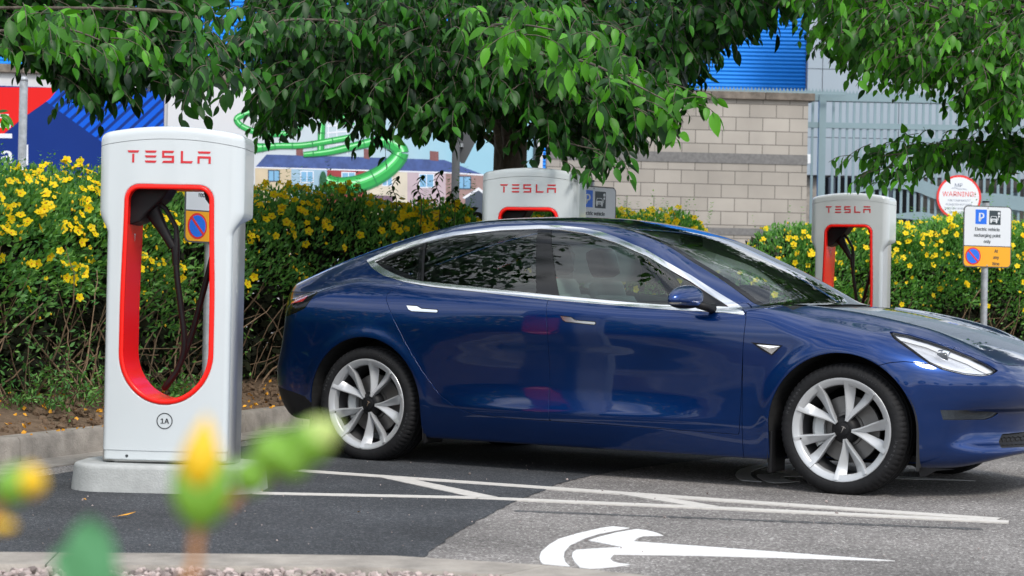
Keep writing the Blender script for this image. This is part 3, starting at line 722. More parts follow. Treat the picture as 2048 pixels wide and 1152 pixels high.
# mud flaps
for (x, sg) in ((2.50, 1), (2.50, -1), (.405, 1), (.405, -1)):
    y0, y1 = sorted((-sg * .885, -sg * .70)); f = MB().box(x - .02 - (.0 if x > 1 else -.0), x + .004, y0, y1, .085 if x > 1 else .12, .30, ch=.008); f.build('mud_flap', M['black_plastic'], car, smooth=False)
f = MB().poly([(3.26, .155), (3.44, .158), (3.35, .145), (3.30, .115), (3.27, .11)], lambda x, z: (x, -.84, z), .01, (0, 1, 0)); f.build('air_deflector', M['black_plastic'], car)
for sgn in (1, -1):
    s_ = 'right' if sgn > 0 else 'left'
    P_ = lambda name, m, mat, parent=None: put(name, place(m, sgn), mat, parent)
    P_('fender', skirts(PIECES['fender']), M['paint'])
    fd = P_('front_door', skirts(PIECES['front_door']), M['paint']); rd = P_('rear_door', skirts(PIECES['rear_door']), M['paint'])
    P_('window_trim', skirts(off(chrome, .003), .012), M['chrome'])
    P_('front_window', off(front_gl, -.004), M['glass'], fd)
    P_('rear_side_window', off(rear_gl, -.004), M['glass'], rd)
    qs = side(off_poly([(-.105, 1.149), (.025, 1.203), (.21, 1.262), (.297, 1.036), (.192, 1.048), (.092, 1.073), (-.009, 1.106)], .028), .3)
    qi, qo = cut(qg, sel(qg, qs)); P_('quarter_window', off(qi, -.004), M['glass']); P_('quarter_frame', off(qo, -.003), M['black_gloss'])
    P_('door_pillar', off(bp, -.001), M['black_gloss']); P_('mirror_triangle', off(mtri, -.002), M['black_gloss'])
    # rubber seals round the glass
    for nm, gl in (('window_seal', front_gl), ('window_seal', rear_gl)):
        pass
    bd = lambda a, b, w: (lambda m: None)
    for ln_, wd in ((CD, .010),):
        s = line_f(*ln_)(rear_gl); strip, _ = cut(rear_gl, s * (1 if s.mean() > 0 else -1) - wd * 1.6); P_('window_divider', off(strip, .001), M['black_plastic'])
    # handles
    hr = [(.275, .896), (.292, .874), (.315, .865), (.483, .861), (.489, .867), (.484, .875), (.380, .879), (.347, .893)]; hf = [(.275 + 1.003, .858), (1.294, .839), (1.312, .829), (1.488, .8175), (1.494, .824), (1.489, .831), (1.373, .836), (1.345, .852)]
    for nm, P, par in (('door_handle', hr, rd), ('door_handle', hf, fd)):
        vv = sidev(np.mean([p[0] for p in P]), np.mean([p[1] for p in P])); b = MB().poly(P, lambda x, z: (x, -sgn * (sidev(x, z) + .0005), z), .0028, (0, -sgn, 0)); b.build(nm, M['chrome'], par)
        c = np.mean(P, 0); P2 = off_poly(P, -.004)
        b = MB().poly([tuple(p) for p in P2], lambda x, z: (x, -sgn * (sidev(x, z) - .002), z), .0035, (0, -sgn, 0)); b.build('handle_recess', M['black_plastic'], par)
    # fender badge with camera
    b = MB(); P = [(2.395, .749), (2.565, .738), (2.508, .684), (2.445, .715)]
    b.poly(P, lambda x, z: (x, -sgn * (sidev(x, z) + .0004), z), .003, (0, -sgn, 0)); bo = b.build('fender_badge', M['black_plastic'], car)
    vv = sidev(2.49, .72); b = MB(); A = [(2.425, .738), (2.553, .733), (2.508, .692)]
    b.add([(x, -sgn * (vv + .004), z) for x, z in A] + [(2.502, -sgn * (vv + .014), .722)], [(0, 1, 3), (1, 2, 3), (2, 0, 3), (0, 2, 1)]); b.build('badge_face', M['chrome'], bo)
    # headlight
    hl = P_('headlight', off(PIECES['headlight'], -.001), M['clear'])
    bowl = off(PIECES['headlight'], -.020); P_('lamp_reflector', bowl, M['lamp_metal'], hl)
    hs = poly_sdf(HEAD, PIECES['headlight'][0][:, 0], PIECES['headlight'][0][:, 2])
    up = PIECES['headlight'][0][:, 2] - np.interp(PIECES['headlight'][0][:, 0], [3.08, 3.26, 3.45, 3.57], [.80, .752, .672, .60])
    drl, _ = cut(off(PIECES['headlight'], -.016), mx3(hs + .004, .008 - up)); P_('light_guide', drl, M['lamp_white'], hl)
    rm, _ = cut(PIECES['headlight'], -(hs + .007)); P_('lamp_edge', off(rm, .0005), M['black_gloss'], hl)
    low_, _ = cut(off(PIECES['headlight'], -.020), mx3(hs + .006, up + .045 - .0, -hs - .022)); P_('light_guide', low_, M['lamp_white'], hl)
    pb = MB().lathe([(0, 0), (.030, .002), (.036, -.02), (.036, -.05)], 24, Matrix.Translation((3.36, -sgn * .70, .70)) @ Matrix.Rotation(math.radians(90), 4, 'Y')); pb.build('lamp_projector', M['glass_dark'], hl, smooth=True)
    # tail light
    tl = P_('tail_light', skirts(PIECES['tail']), M['black_gloss'])
    rl, _ = cut(off(PIECES['tail'], .0015), sel(PIECES['tail'], side([(-.60, .938), (-.45, .938), (-.47, .905), (-.59, .888)], .3))); P_('red_lens', rl, M['red_lens'], tl)
    P_('fog_lamp', off(PIECES['fog'], -.003), M['clear'], fb); P_('fog_bezel', off(PIECES['fog'], -.012), M['fog_face'], fb)
    # mirror
    def mir(u, v, z):
        t = np.clip((v - .94) / .26, 0, 1); hz = .074 * (1 - .46 * t ** 1.8); zc = .968 - .012 * t; hu = .085 * (1 - .25 * t)
        x = (u - 2.075 + .035 * t) / hu; y = (v - 1.065) / .132; zz = (z - zc) / hz
        f = ((np.abs(x) ** 2.6 + np.abs(y) ** 3.4 + np.abs(np.where(zz < 0, zz * 1.35, zz)) ** 2.4) ** (1 / 2.6) - 1) * .06
        return smax(f, (2.030 + .01 * t - u), .02)
    mV, mN, mT = surface(mir, (1.95, .90, .86), (2.25, 1.24, 1.08), (.006, .006, .006), eps=.003)
    tn = np.cross(mV[mT[:, 1]] - mV[mT[:, 0]], mV[mT[:, 2]] - mV[mT[:, 0]]); bad = (tn * mN[mT].mean(1)).sum(1) < 0; mT[bad] = mT[bad][:, ::-1]
    mm = (mV, mN, mT); topm, botm = cut(mm, -(mV[:, 2] - .945)); stm, botm = cut(botm, -(botm[0][:, 2] - .932))
    mo = P_('side_mirror', topm, M['paint']); P_('mirror_base', botm, M['black_plastic'], mo); P_('mirror_strip', off(stm, .0012), M['chrome'], mo)
    gl, _ = cut(mm, mV[:, 0] - 2.032); P_('mirror_glass', off(gl, .0008), M['chrome'], mo)
    b = MB().tube([(2.16, -sgn * .885, .917), (2.145, -sgn * .93, .924), (2.12, -sgn * .99, .935)], [.026, .022, .02], 12); b.build('mirror_arm', M['black_plastic'], mo, smooth=True)
    b = MB().poly([(2.02, .918), (2.30, .905), (2.32, .893), (2.05, .900)], lambda x, z: (x, -sgn * (.897 + .0), z), .012, (0, -sgn, 0)); 
# interior
def cushion(mb, x0, x1, y0, y1, z0, z1, M4=None, ch=.04): mb.box(x0, x1, y0, y1, z0, z1, M4, ch)
def seat(y, x, label=None):
    o = bpy.data.objects.new('seat', None); COL.objects.link(o); o.parent = car; o.location = (x, y, .28)
    b = MB(); b.box(-.25, .27, -.24, .24, .12, .27, None, .05); b.build('seat_cushion', M['seat'], o, smooth=True)
    T_ = Matrix.Translation((-.22, 0, .22)) @ Matrix.Rotation(math.radians(-18), 4, 'Y')
    b = MB(); b.box(-.06, .06, -.23, .23, 0, .50, T_, .05); b.box(-.075, .03, -.16, .16, .46, .60, T_, .04); b.build('seat_back', M['seat'], o, smooth=True)
    b = MB(); b.box(-.055, .055, -.13, .13, .62, .80, T_, .05); b.build('headrest', M['seat_dark'], o, smooth=True)
    return o
seat(-.37, 1.38); seat(.37, 1.30)
b = MB(); b.box(.05, .55, -.62, .62, .40, .56, None, .05); T_ = Matrix.Translation((.10, 0, .50)) @ Matrix.Rotation(math.radians(-24), 4, 'Y')
b.box(-.07, .07, -.60, .60, 0, .56, T_, .05); bench = b.build('rear_bench', M['seat'], car, smooth=True)
for y in (-.38, 0, .38): b = MB(); b.box(-.05, .05, -.12, .12, .56, .70, T_, .045); b.build('headrest', M['seat_dark'], bench, smooth=True)
b = MB().box(-.70, -.08, -.60, .60, .96, .985); b.build('parcel_shelf', M['seat_dark'], car)
b = MB(); b.box(2.02, 2.52, -.70, .70, .70, .90, None, .05); b.build('dashboard', M['seat_dark'], car, smooth=True)
b = MB().box(1.99, 2.04, -.17, .17, .86, 1.05, None, .01); b.build('centre_screen', M['black_gloss'], car)
T_ = Matrix.Translation((1.86, -.37, .90)) @ Matrix.Rotation(math.radians(64), 4, 'Y')
b = MB().tube([(T_ @ Vector((.18 * math.cos(a), .18 * math.sin(a), 0))) for a in [2 * math.pi * k / 40 for k in range(40)]], .016, 10, closed=True)
b.tube([T_ @ Vector((-.17, 0, 0)), T_ @ Vector((0, 0, -.02)), T_ @ Vector((.17, 0, 0))], .02, 8); b.tube([T_ @ Vector((0, -.17, 0)), T_ @ Vector((0, .17, 0))], .018, 8); b.tube([T_ @ Vector((0, 0, 0)), (2.1, -.37, .80)], .035, 10)
b.build('steering_wheel', M['black_plastic'], car, smooth=True)
b = MB(); b.box(1.60, 1.635, -.13, .13, 1.265, 1.325, None, .012); b.build('rear_view_mirror', M['black_plastic'], car)
b = MB().box(-.3, 2.5, -.78, .78, .20, .30); b.build('cabin_floor', M['seat_dark'], car)
# ------------------------------------------------------------------ ground, kerbs, markings
def sheet(name, pts, z, mat, kind='structure', label=None, cat=None, group=None):
    tri = tessellate_polygon([[Vector((p[0], p[1], 0)) for p in pts]])
    V = [(p[0], p[1], z) for p in pts]; F = []
    for t in tri:
        a, b, c = [Vector(V[i]) for i in t]; F.append(tuple(t) if (b - a).cross(c - a).z > 0 else tuple(t[::-1]))
    o = mesh_np(name, V, F, mat, None, None, False); return setp(o, label, cat, group, kind)
sheet('road', [(-600, -600), (600, -600), (600, 600), (-600, 600)], 0, M['asphalt_old'])
KERB = [(-3.9, -3.0), (-3.75, 2.0), (-3.45, 6.5), (-3.05, 9.1), (-2.72, 10.38), (-2.5, 11.1), (-2.14, 12.15), (-1.80, 13.15), (-1.51, 14.05), (-1.0, 14.9), (-.1, 15.7), (1.1, 16.6), (2.3, 17.6), (3.6, 18.6), (5.2, 19.5), (8.0, 20.6), (14, 22.0), (24, 23.5)]
KERB = [(p.x, p.y) for p in curve_pts([(x, y, 0) for x, y in KERB], 4)]
def offset_path(P, d):
    out = []
    for i, p in enumerate(P):
        a = Vector(P[max(0, i - 1)]); b = Vector(P[min(len(P) - 1, i + 1)]); t = (b - a).normalized(); out.append((p[0] - t.y * d, p[1] + t.x * d))
    return out                                   # +d : to the left of travel (behind the kerb)
edge_old_new = [(-.298, 7.10), (-.224, 7.71), (-.116, 8.34), (.034, 9.088), (.16, 9.6), (.295, 10.135), (.50, 10.65), (.779, 11.152), (1.4, 12.1), (2.2, 13.1), (3.3, 14.4), (4.4, 15.6)]
el = [(p.x + random.uniform(-.008, .008), p.y + random.uniform(-.008, .008)) for p in curve_pts([(x, y, 0) for x, y in edge_old_new], 14)]
ch = offset_path(KERB, -.50)
patch = el + [(6.5, 18.6)] + [p for p in reversed(ch) if p[0] < 5.2 and p[1] > 3] + [(-3.9, 3.0), (-3.9, 6.9), (-1.9, 6.95), (-1.0, 7.0)]
sheet('fresh_asphalt', patch, .003, M['asphalt_new'])
def strip(name, A, B, z, mat, **k):
    n = len(A); V = [(x, y, z) for x, y in A] + [(x, y, z) for x, y in B] + [(x, y, -.002) for x, y in A] + [(x, y, -.002) for x, y in B]; F = [(i, i + 1, n + i + 1, n + i) for i in range(n - 1)]
    F += [(i, i + 2 * n, i + 1 + 2 * n, i + 1) for i in range(n - 1)] + [(n + i, n + i + 1, 3 * n + i + 1, 3 * n + i) for i in range(n - 1)]
    if ((Vector(V[1]) - Vector(V[0])).cross(Vector(V[n]) - Vector(V[0]))).z < 0: F = [f[::-1] for f in F]
    return setp(mesh_np(name, V, F, mat, None, None, False), **k)
strip('gutter', KERB, offset_path(KERB, -.30), .007, M['concrete'], kind='structure')
# rear kerb as separate kerbstones merged in one structure with joints
def kerb_mesh(path, w, h0, h1, joint=.915, name='kerb'):
    P = [Vector((x, y, 0)) for x, y in path]; d = [0]
    for a, b in zip(P, P[1:]): d.append(d[-1] + (b - a).length)
    def at(s):
        s = min(max(s, 0), d[-1] - 1e-6); i = max(0, np.searchsorted(d, s) - 1); t = (s - d[i]) / (d[i + 1] - d[i]); q = P[i].lerp(P[i + 1], t); tt = (P[i + 1] - P[i]).normalized(); return q, Vector((-tt.y, tt.x, 0))
    mb = MB(); s = 0
    while s < d[-1] - .1:
        e = min(s + joint - .006, d[-1]); rows = []
        for k in range(5):
            q, n = at(s + (e - s) * k / 4)
            rows.append([q + n * 0 + Vector((0, 0, h0)), q + n * .006 + Vector((0, 0, h1 - .02)), q + n * .022 + Vector((0, 0, h1)), q + n * (w - .008) + Vector((0, 0, h1)), q + n * w + Vector((0, 0, h1 - .01)), q + n * w + Vector((0, 0, h0))])
        V = [v for r in rows for v in r]; F = [(a * 6 + b, (a + 1) * 6 + b, (a + 1) * 6 + b + 1, a * 6 + b + 1) for a in range(4) for b in range(5)] + [tuple(range(6)), tuple(range(24, 30))]
        mb.add(V, F); s += joint
    return mb.build(name, M['concrete'], None, ang=40, fix=True)
kerb_mesh(KERB, .13, -.05, .142)['kind'] = 'structure'
# planted bed behind the kerb
bd0 = offset_path(KERB, .125); n_ = len(bd0); rows = 14; V = []
for r in range(rows):
    dd = .125 + (3.2) * (r / (rows - 1)) ** 1.5
    for i, (x, y) in enumerate(offset_path(KERB, dd)):
        V.append((x, y, .115 + .16 * min(1, dd / 1.1) + .02 * math.sin(x * 5 + y * 3.1) * min(1, r) + random.uniform(-.01, .012) * min(1, r)))
F = [(r * n_ + i, r * n_ + i + 1, (r + 1) * n_ + i + 1, (r + 1) * n_ + i) for r in range(rows - 1) for i in range(n_ - 1)]
mesh_np('soil', V, F, M['soil'], None, None, True)['kind'] = 'structure'
bk = offset_path(KERB, 3.15); bk = [p for p in bk]
# ground behind the bed keeps the road sheet; low dividing edge hidden by the hedge
# near kerb and gravel bed
NK = [(-6.0, 6.3), (-3.2, 6.5), (-1.724, 6.658), (-1.054, 6.725), (-.62, 6.755), (-.282, 6.768), (-.05, 6.72), (.148, 6.604), (.472, 6.413), (.95, 5.95), (1.5, 5.2), (2.0, 4.2), (2.4, 2.0), (2.5, -2)]
NK = [(p.x, p.y) for p in curve_pts([(x, y, 0) for x, y in NK], 5)]
NKr = offset_path(NK, -.33)
kerb_mesh(NKr, .33, -.05, .05, 1.5, 'kerb')['kind'] = 'structure'
gb = [p for p in offset_path(NK, -.33)] + [(2.0, -2.5), (-6, -2.5)]
sheet('gravel_base', gb, .022, M['gravel_bed'])
# pebbles
ico = bmesh.new(); bmesh.ops.create_icosphere(ico, subdivisions=1, radius=1); iv = np.array([v.co[:] for v in ico.verts]); it = np.array([[v.index for v in f.verts] for f in ico.faces]); ico.free()
def scatter(tv, tf, pos, scl, rot=None, name='x', mat=None, parent=None, smooth=True, jitter=0.):
    """copies of a template (tv,tf) at pos with per-copy 3-scale and rotation matrices"""
    n = len(pos); scl = np.broadcast_to(np.asarray(scl, float), (n, 3)) if np.ndim(scl) < 2 else scl
    V = tv[None] * scl[:, None, :]
    if jitter: V = V * (1 + RNG.uniform(-jitter, jitter, (n, len(tv), 1)))
    if rot is not None: V = np.einsum('nij,nkj->nki', rot, V)
    V = V + np.asarray(pos)[:, None, :]; F = tf[None] + (np.arange(n) * len(tv))[:, None, None]
    return mesh_np(name, V.reshape(-1, 3), F.reshape(-1, tf.shape[1]), mat, parent, None, smooth)
def rot_from(ax_y, up):
    """rotation whose local y is ax_y and local z near up (arrays)"""
    y = ax_y / np.linalg.norm(ax_y, axis=1)[:, None]; x = np.cross(y, up); x /= np.maximum(np.linalg.norm(x, axis=1), 1e-6)[:, None]; z = np.cross(x, y)
    return np.stack([x, y, z], 2)
def rnd_rot(n):
    a = RNG.normal(size=(n, 3)); b = RNG.normal(size=(n, 3)); return rot_from(a, b)
n = 7500; gx = RNG.uniform(-2.3, .55, n); gy = RNG.uniform(4.6, 6.42, n)
inside = poly_sdf(gb, gx, gy) < -.012; gx, gy = gx[inside], gy[inside]; n = len(gx)
sz = RNG.uniform(.007, .018, n); pos = np.stack([gx, gy, .024 + sz * .4 + RNG.uniform(0, .012, n)], 1)
scatter(iv, it, pos, np.stack([sz * RNG.uniform(.8, 1.5, n), sz, sz * RNG.uniform(.5, .9, n)], 1), rnd_rot(n), 'gravel', M['gravel'], None, False, .18)['kind'] = 'stuff'
# painted lines
def linepoly(a, b, w, z=.0055, name='painted_line', **k):
    a, b = Vector(a), Vector(b); t = (b - a).normalized(); n = Vector((-t.y, t.x)) * w / 2; q = max(3, int((b - a).length / .05)); A = []; B = []
    for i in range(q + 1):
        p = a.lerp(b, i / q); A.append(tuple(p + n * (1 + random.uniform(-.05, .05)))); B.append(tuple(p - n * (1 + random.uniform(-.05, .05))))
    return strip(name, A, B, z, M['line'], kind='structure')
linepoly((-1.13, 10.47), (2.20, 8.76), .115)
linepoly((-1.20, 9.235), (-.14, 9.235), .10); linepoly((-.14, 9.235), (.87, 9.02), .10); linepoly((.87, 9.02), (2.22, 8.66), .10, .0059)
linepoly((-.62, 10.20), (-.10, 9.25), .115, .0063); linepoly((.58, 9.60), (.93, 9.03), .115, .0063)
linepoly((-1.6, 10.2), (-1.2, 9.235), .115, .0063)
for dx, dy in ((3.2, 3.4),): 
    linepoly((-1.13 + dx, 10.47 + dy), (2.20 + dx, 8.76 + dy), .11); linepoly((.40 + dx, 9.15 + dy), (2.22 + dx, 8.66 + dy), .10, .0059)
# emblem painted in the bays
E_OUT = [(.51, 8.148), (.444, 8.194), (.39, 8.127), (.28, 7.909), (.204, 7.722), (.163, 7.534), (.129, 7.318), (.121, 7.167), (.123, 7.046), (.13, 6.99), (.226, 6.935), (.213, 7.036), (.21, 7.18), (.217, 7.332), (.244, 7.534), (.31, 7.768), (.373, 7.925), (.444, 8.043)]
E_IN = [(.322, 7.699), (.369, 7.821), (.448, 7.983), (.539, 8.116), (.579, 8.073), (.607, 8.011), (.632, 7.91), (.585, 7.896), (.548, 7.881), (.519, 7.803), (.498, 7.695), (.75, 7.59), (1.444, 7.272), (.722, 7.306), (.399, 7.29), (.379, 7.158), (.387, 7.087), (.407, 7.043), (.443, 7.02), (.393, 6.959), (.328, 6.908), (.29, 6.891), (.26, 6.916), (.246, 7.065), (.241, 7.21), (.248, 7.324), (.263, 7.397), (.352, 7.458), (.446, 7.508)]
for q, (dx, dy) in enumerate(((0, 0), (1.12, 3.45))):
    mb = MB()
    for P in (E_OUT, E_IN):
        mb.poly([(x + dx, y + dy) for x, y in P], lambda x, y: (x, y, -.001), .0035, (0, 0, 1))
    o = mb.build('painted_emblem', M['logo_white'], None, fix=True); o['kind'] = 'structure'
# worn tar strip where an older line was removed
A = []; B = []
for k in range(90):
    t = k / 89; x = .03 + 2.0 * t; y = 8.72 - .34 * t; w = .028 + .012 * math.sin(k * 1.7) + random.uniform(-.012, .012)
    A.append((x, y + w)); B.append((x, y - w))
strip('tar_strip', A, B, .002, M['tar'], kind='structure')
# soft debris: fallen petals, twigs and clods on the soil
def bedpts(n, d0, d1, y0=9.0, y1=15.2):
    out = []
    L_ = [offset_path(KERB, d) for d in np.linspace(d0, d1, 8)]
    ok = [i for i, p in enumerate(KERB) if y0 < p[1] < y1]
    while len(out) < n:
        r = random.randrange(7); i = random.choice(ok[:-1]); t, u = random.random(), random.random()
        a = Vector(L_[r][i]).lerp(Vector(L_[r][i + 1]), t); b = Vector(L_[r + 1][i]).lerp(Vector(L_[r + 1][i + 1]), t); p = a.lerp(b, u); dd = d0 + (d1 - d0) * (r + u) / 7
        out.append((p.x, p.y, .115 + .16 * min(1, dd / 1.1)))
    return np.array(out)
P = bedpts(1500, .14, 1.4); n = len(P); s_ = RNG.uniform(.006, .03, n) ** 1.0; P[:, 2] += s_ * .2
scatter(iv, it, P, np.stack([s_, s_ * RNG.uniform(.7, 1.3, n), s_ * .7], 1), rnd_rot(n), 'soil_clods', M['soil'], None, False, .25)['kind'] = 'stuff'
pet_v = np.array([(-.5, 0, 0), (0, -.4, .1), (.5, 0, 0), (0, .5, .12)]); pet_f = np.array([[0, 1, 2, 3]])
P = bedpts(330, .02, 1.3, 8.5, 15.2); P[:, 2] += .02; n = len(P)
scatter(pet_v, pet_f, P, np.full((n, 3), .032), rnd_rot(n), 'fallen_petals', M['litter'], None, False)['kind'] = 'stuff'
# a single fallen leaf on the tarmac and a few specks
lf = MB(); lf.add([(-.055, 0, 0), (-.02, -.014, .004), (.025, -.012, .010), (.06, .006, .022), (.02, .012, .006), (-.02, .010, .002)], [(0, 1, 2, 3, 4, 5)], Matrix.Translation((-1.60, 8.12, .008)) @ Matrix.Rotation(.1, 4, 'Z'))
o = lf.build('fallen_leaf', M['litter'], None); setp(o, 'small dry yellow leaf lying alone on the dark tarmac before the charger', 'leaf')

# grit and specks on the road
n = 260; gx = RNG.uniform(-2.2, 3.2, n); gy = RNG.uniform(7.2, 11.5, n); sz = RNG.uniform(.0015, .0035, n) * np.where(RNG.uniform(0, 1, n) < .06, 2.2, 1)
scatter(iv, it, np.stack([gx, gy, .004 + sz * .5], 1), np.stack([sz * 1.3, sz, sz * .7], 1), rnd_rot(n), 'road_grit', M['gravel'], None, False, .2)['kind'] = 'stuff'
n = 4; gx = RNG.uniform(-2.4, 3.0, n); gy = RNG.uniform(7.1, 12.0, n)
scatter(pet_v, pet_f, np.stack([gx, gy, np.full(n, .008)], 1), np.full((n, 3), .018), rnd_rot(n), 'road_litter', M['litter'], None, False)['kind'] = 'stuff'
# ------------------------------------------------------------------ charging posts
def sd_rbox2(x, y, hx, hy, r):
    qx = np.abs(x) - hx + r; qy = np.abs(y) - hy + r
    return np.hypot(np.maximum(qx, 0), np.maximum(qy, 0)) + np.minimum(np.maximum(qx, qy), 0) - r
CH_H = 1.60
def opening(x, z):
    """2D field of the slot: rounded square top, half-ellipse bottom (local z from the plinth top)"""
    w = .2255 - .012 * sst(z, .7, 1.3)
    up = sd_rbox2(x / w * .2255, z - .822, .2255, .50, .075)
    el = (np.hypot(x, (z - .525) / 1.078) - .2255) * .97
    return np.where(z < .525, el, up)
def topz(x): return CH_H - .034 * (x / .34) ** 2
def bulge(x): return .035 * (x / .34) ** 2
def f_white(x, y, z):
    hw = .299 + .048 * sst(z, 1.085, 1.20); yb = -.060 + .238 * sst(z, 1.135, 1.185)
    yc = (yb - .178) / 2; hd = (yb + .178) / 2
    b = sd_rbox2(x / hw * .34, y - bulge(x) * np.clip((.178 - y) / .3, 0, 1) - yc, .34, hd, .026 + .03 * sst(z, 1.1, 1.2))
    b = smax(smax(b, (z - topz(x)), .035), .012 - z, .01)
    return smax(b, -(opening(x, z)), .006)
def f_red(x, y, z):
    o = opening(x, z); yy = y - bulge(x)
    ring = np.maximum(o - .0005, -(o + .024 - .010 * sst(yy, -.19, -.13)))
    d = np.maximum(-.184 - yy, y - .178)
    return smax(ring, d, .012)
def front_y(x, z):
    lo, hi = -.4, -.12
    for _ in range(26):
        m = (lo + hi) / 2
        if f_white(np.array([x]), np.array([m]), np.array([z]))[0] > 0: lo = m
        else: hi = m
    return hi
def f_core(x, y, z):
    b = sd_rbox2(x, y - .018, .322, .150, .10); b = np.maximum(np.maximum(b, z - 1.30), .0 - z)
    return np.maximum(b, -(opening(x, z) - .004))
def orient(m):
    V, N, T = m; tn = np.cross(V[T[:, 1]] - V[T[:, 0]], V[T[:, 2]] - V[T[:, 0]]); bad = (tn * N[T].mean(1)).sum(1) < 0; T = T.copy(); T[bad] = T[bad][:, ::-1]; return V, N, T
print('chargers')
cw_m = orient(surface(f_white, (-.37, -.24, -.02), (.37, .26, 1.66), (.008, .008, .008), eps=.0025))
seam = lambda m: m[0][:, 2] - (topz(m[0][:, 0]) - .062)
cap_m, rest_m = cut(cw_m, -(seam(cw_m) - .0012)); _, rest_m = cut(rest_m, -(seam(rest_m) + .0012))
rest_m, skirt_m = cut(rest_m, -(rest_m[0][:, 2] - .062)); _, rest2 = None, None
cr_m = orient(surface(f_red, (-.26, -.22, .24), (.26, .22, 1.36), (.007, .009, .007), eps=.0025))
co_m = orient(surface(f_core, (-.35, -.16, -.01), (.35, .20, 1.32), (.010, .010, .012), eps=.003))
LET = {'T': [[(0, 1), (1.02, 1), (.90, .82), (.12, .82)], [(.42, .72), (.60, .72), (.60, 0), (.42, 0)]],
       'E': [[(0, 1), (1, 1), (.9, .82), (.1, .82)], [(0, .60), (1, .60), (.9, .42), (.1, .42)], [(0, .18), (1, .18), (.9, 0), (.1, 0)]],
       'S': [[(0, 1), (1, 1), (.9, .82), (.18, .82), (.18, .60), (1, .60), (1, 0), (0, 0), (.1, .18), (.82, .18), (.82, .42), (0, .42)]],
       'L': [[(0, 1), (.18, 1), (.18, .18), (1, .18), (.9, 0), (0, 0)]],
       'A': [[(0, 1), (1.08, 1), (.98, .82), (.1, .82)], [(0, .6), (1.08, .6), (1.08, 0), (.9, 0), (.9, .42), (.18, .42), (.18, 0), (0, 0)]]}
def plinth(parent, h):
    def f(x, y, z):
        d = sd_rbox2(x, y, .455, .285, .20); return smax(smax(d + .014 * np.maximum(z, 0) / h, z - h, .022), -.03 - z, .001)
    m = orient(surface(f, (-.48, -.31, -.03), (.48, .31, h + .03), (.012, .012, .012), eps=.004)); return m
def make_charger(loc, yaw, ph, label, tag, detail=True):
    o = empty('charging_post', loc, -yaw, label, 'charging post', 'charging posts along the hedge')
    V, N, T = plinth(o, ph); mesh_np('plinth', V, T, M['concrete_light'], o, N)
    e = bpy.data.objects.new('cabinet', None)
    Z = Vector((0, 0, ph))
    def pm(name, m, mat, par=o):
        q = mesh_np(name, m[0], m[2], mat, par, m[1]); 
        if par is o: q.location = Z
        return q
    sh = pm('shell', rest_m, M['white_gloss']); pm('cap', cap_m, M['white_gloss']); pm('base_skirt', (skirt_m[0] - skirt_m[1] * .0035, skirt_m[1], skirt_m[2]), M['white_gloss'])
    pm('slot_lining', cr_m, M['red_gloss']); pm('steel_column', co_m, M['brushed'])
    # lettering
    mb = MB(); s = .0575; x = -.2035; adv = {'T': 1.49, 'E': 1.45, 'S': 1.55, 'L': 1.37, 'A': 0}; k = .400 / (6.94 * .0575)
    for c in 'TESLA':
        for P in LET[c]:
            mb.poly([(x + px * s * k, 1.425 + py * s) for px, py in P], lambda a, b: (a, front_y(a, b) - .0010, b), .0014, (0, -1, 0))
        x += adv[c] * s * k
    q = mb.build('lettering', M['red_print'], sh, fix=True)
    mb = MB(); R = .0385; cz = .205; cx = .005
    for rr0, rr1 in ((R, R - .0045),):
        n = 40
        for i in range(n):
            a, b = 2 * math.pi * i / n, 2 * math.pi * (i + 1) / n
            mb.poly([(cx + rr0 * math.cos(a), cz + rr0 * math.sin(a)), (cx + rr0 * math.cos(b), cz + rr0 * math.sin(b)), (cx + rr1 * math.cos(b), cz + rr1 * math.sin(b)), (cx + rr1 * math.cos(a), cz + rr1 * math.sin(a))], lambda a_, b_: (a_, front_y(a_, b_) - .0008, b_), .0008, (0, -1, 0))
    if tag:
        text_into(mb, tag, .046, Matrix.Translation((cx, front_y(cx, cz) - .0012, cz)) @ Matrix.Rotation(math.radians(90), 4, 'X'), bold=True)
        mb.build('bay_number', M['grey_print'], sh)
    mb = MB().lathe([(0, -.0015), (.006, -.0015), (.007, .0)], 16, Matrix.Translation((-.175, front_y(-.175, .035) + .002, .035)), 'y'); mb.build('screw', M['grey_print'], sh, fix=True)
    mb = MB().box(.3375, .3395, -.05, -.045, 1.365, 1.385); mb.build('side_latch', M['grey_print'], sh)
    # holster, handle and cable
    mb = MB()
    P = [(-.212, 1.315), (-.01, 1.318), (-.045, 1.262), (-.125, 1.185), (-.150, 1.150), (-.205, 1.130), (-.215, 1.150)]
    mb.poly(P, lambda a, b: (a, -.095, b), .19, (0, 1, 0)); hol = mb.build('plug_holster', M['black_plastic'], o, fix=True); hol.location = Z
    bv = hol.modifiers.new('bevel', 'BEVEL'); bv.width = .012; bv.segments = 3; bv.limit_method = 'ANGLE'
    cable = empty('charging_cable', (0, 0, 0)); 
    cable.parent = o; cable.location = Z
    # handle: tapered body plus bow
    hb = MB()
    def bar(pts, w, t):
        pts = [Vector((a, -.02, b)) for a, b in pts]; n = len(pts); V = []; F = []
        for i, p in enumerate(pts):
            tt = (pts[min(i + 1, n - 1)] - pts[max(0, i - 1)]).normalized(); nn = Vector((tt.z, 0, -tt.x)); ww = w[i]; t_ = t[i]
            for (u_, v_) in ((-1, -.55), (-1, .55), (-.6, 1), (.6, 1), (1, .55), (1, -.55), (.6, -1), (-.6, -1)): V.append(p + nn * ww * u_ + Vector((0, 1, 0)) * t_ * v_)
        for i in range(n - 1):
            for j in range(8): F.append((i * 8 + j, i * 8 + (j + 1) % 8, (i + 1) * 8 + (j + 1) % 8, (i + 1) * 8 + j))
        F += [tuple(range(8)), tuple(range((n - 1) * 8, n * 8))]; hb.add(V, F)
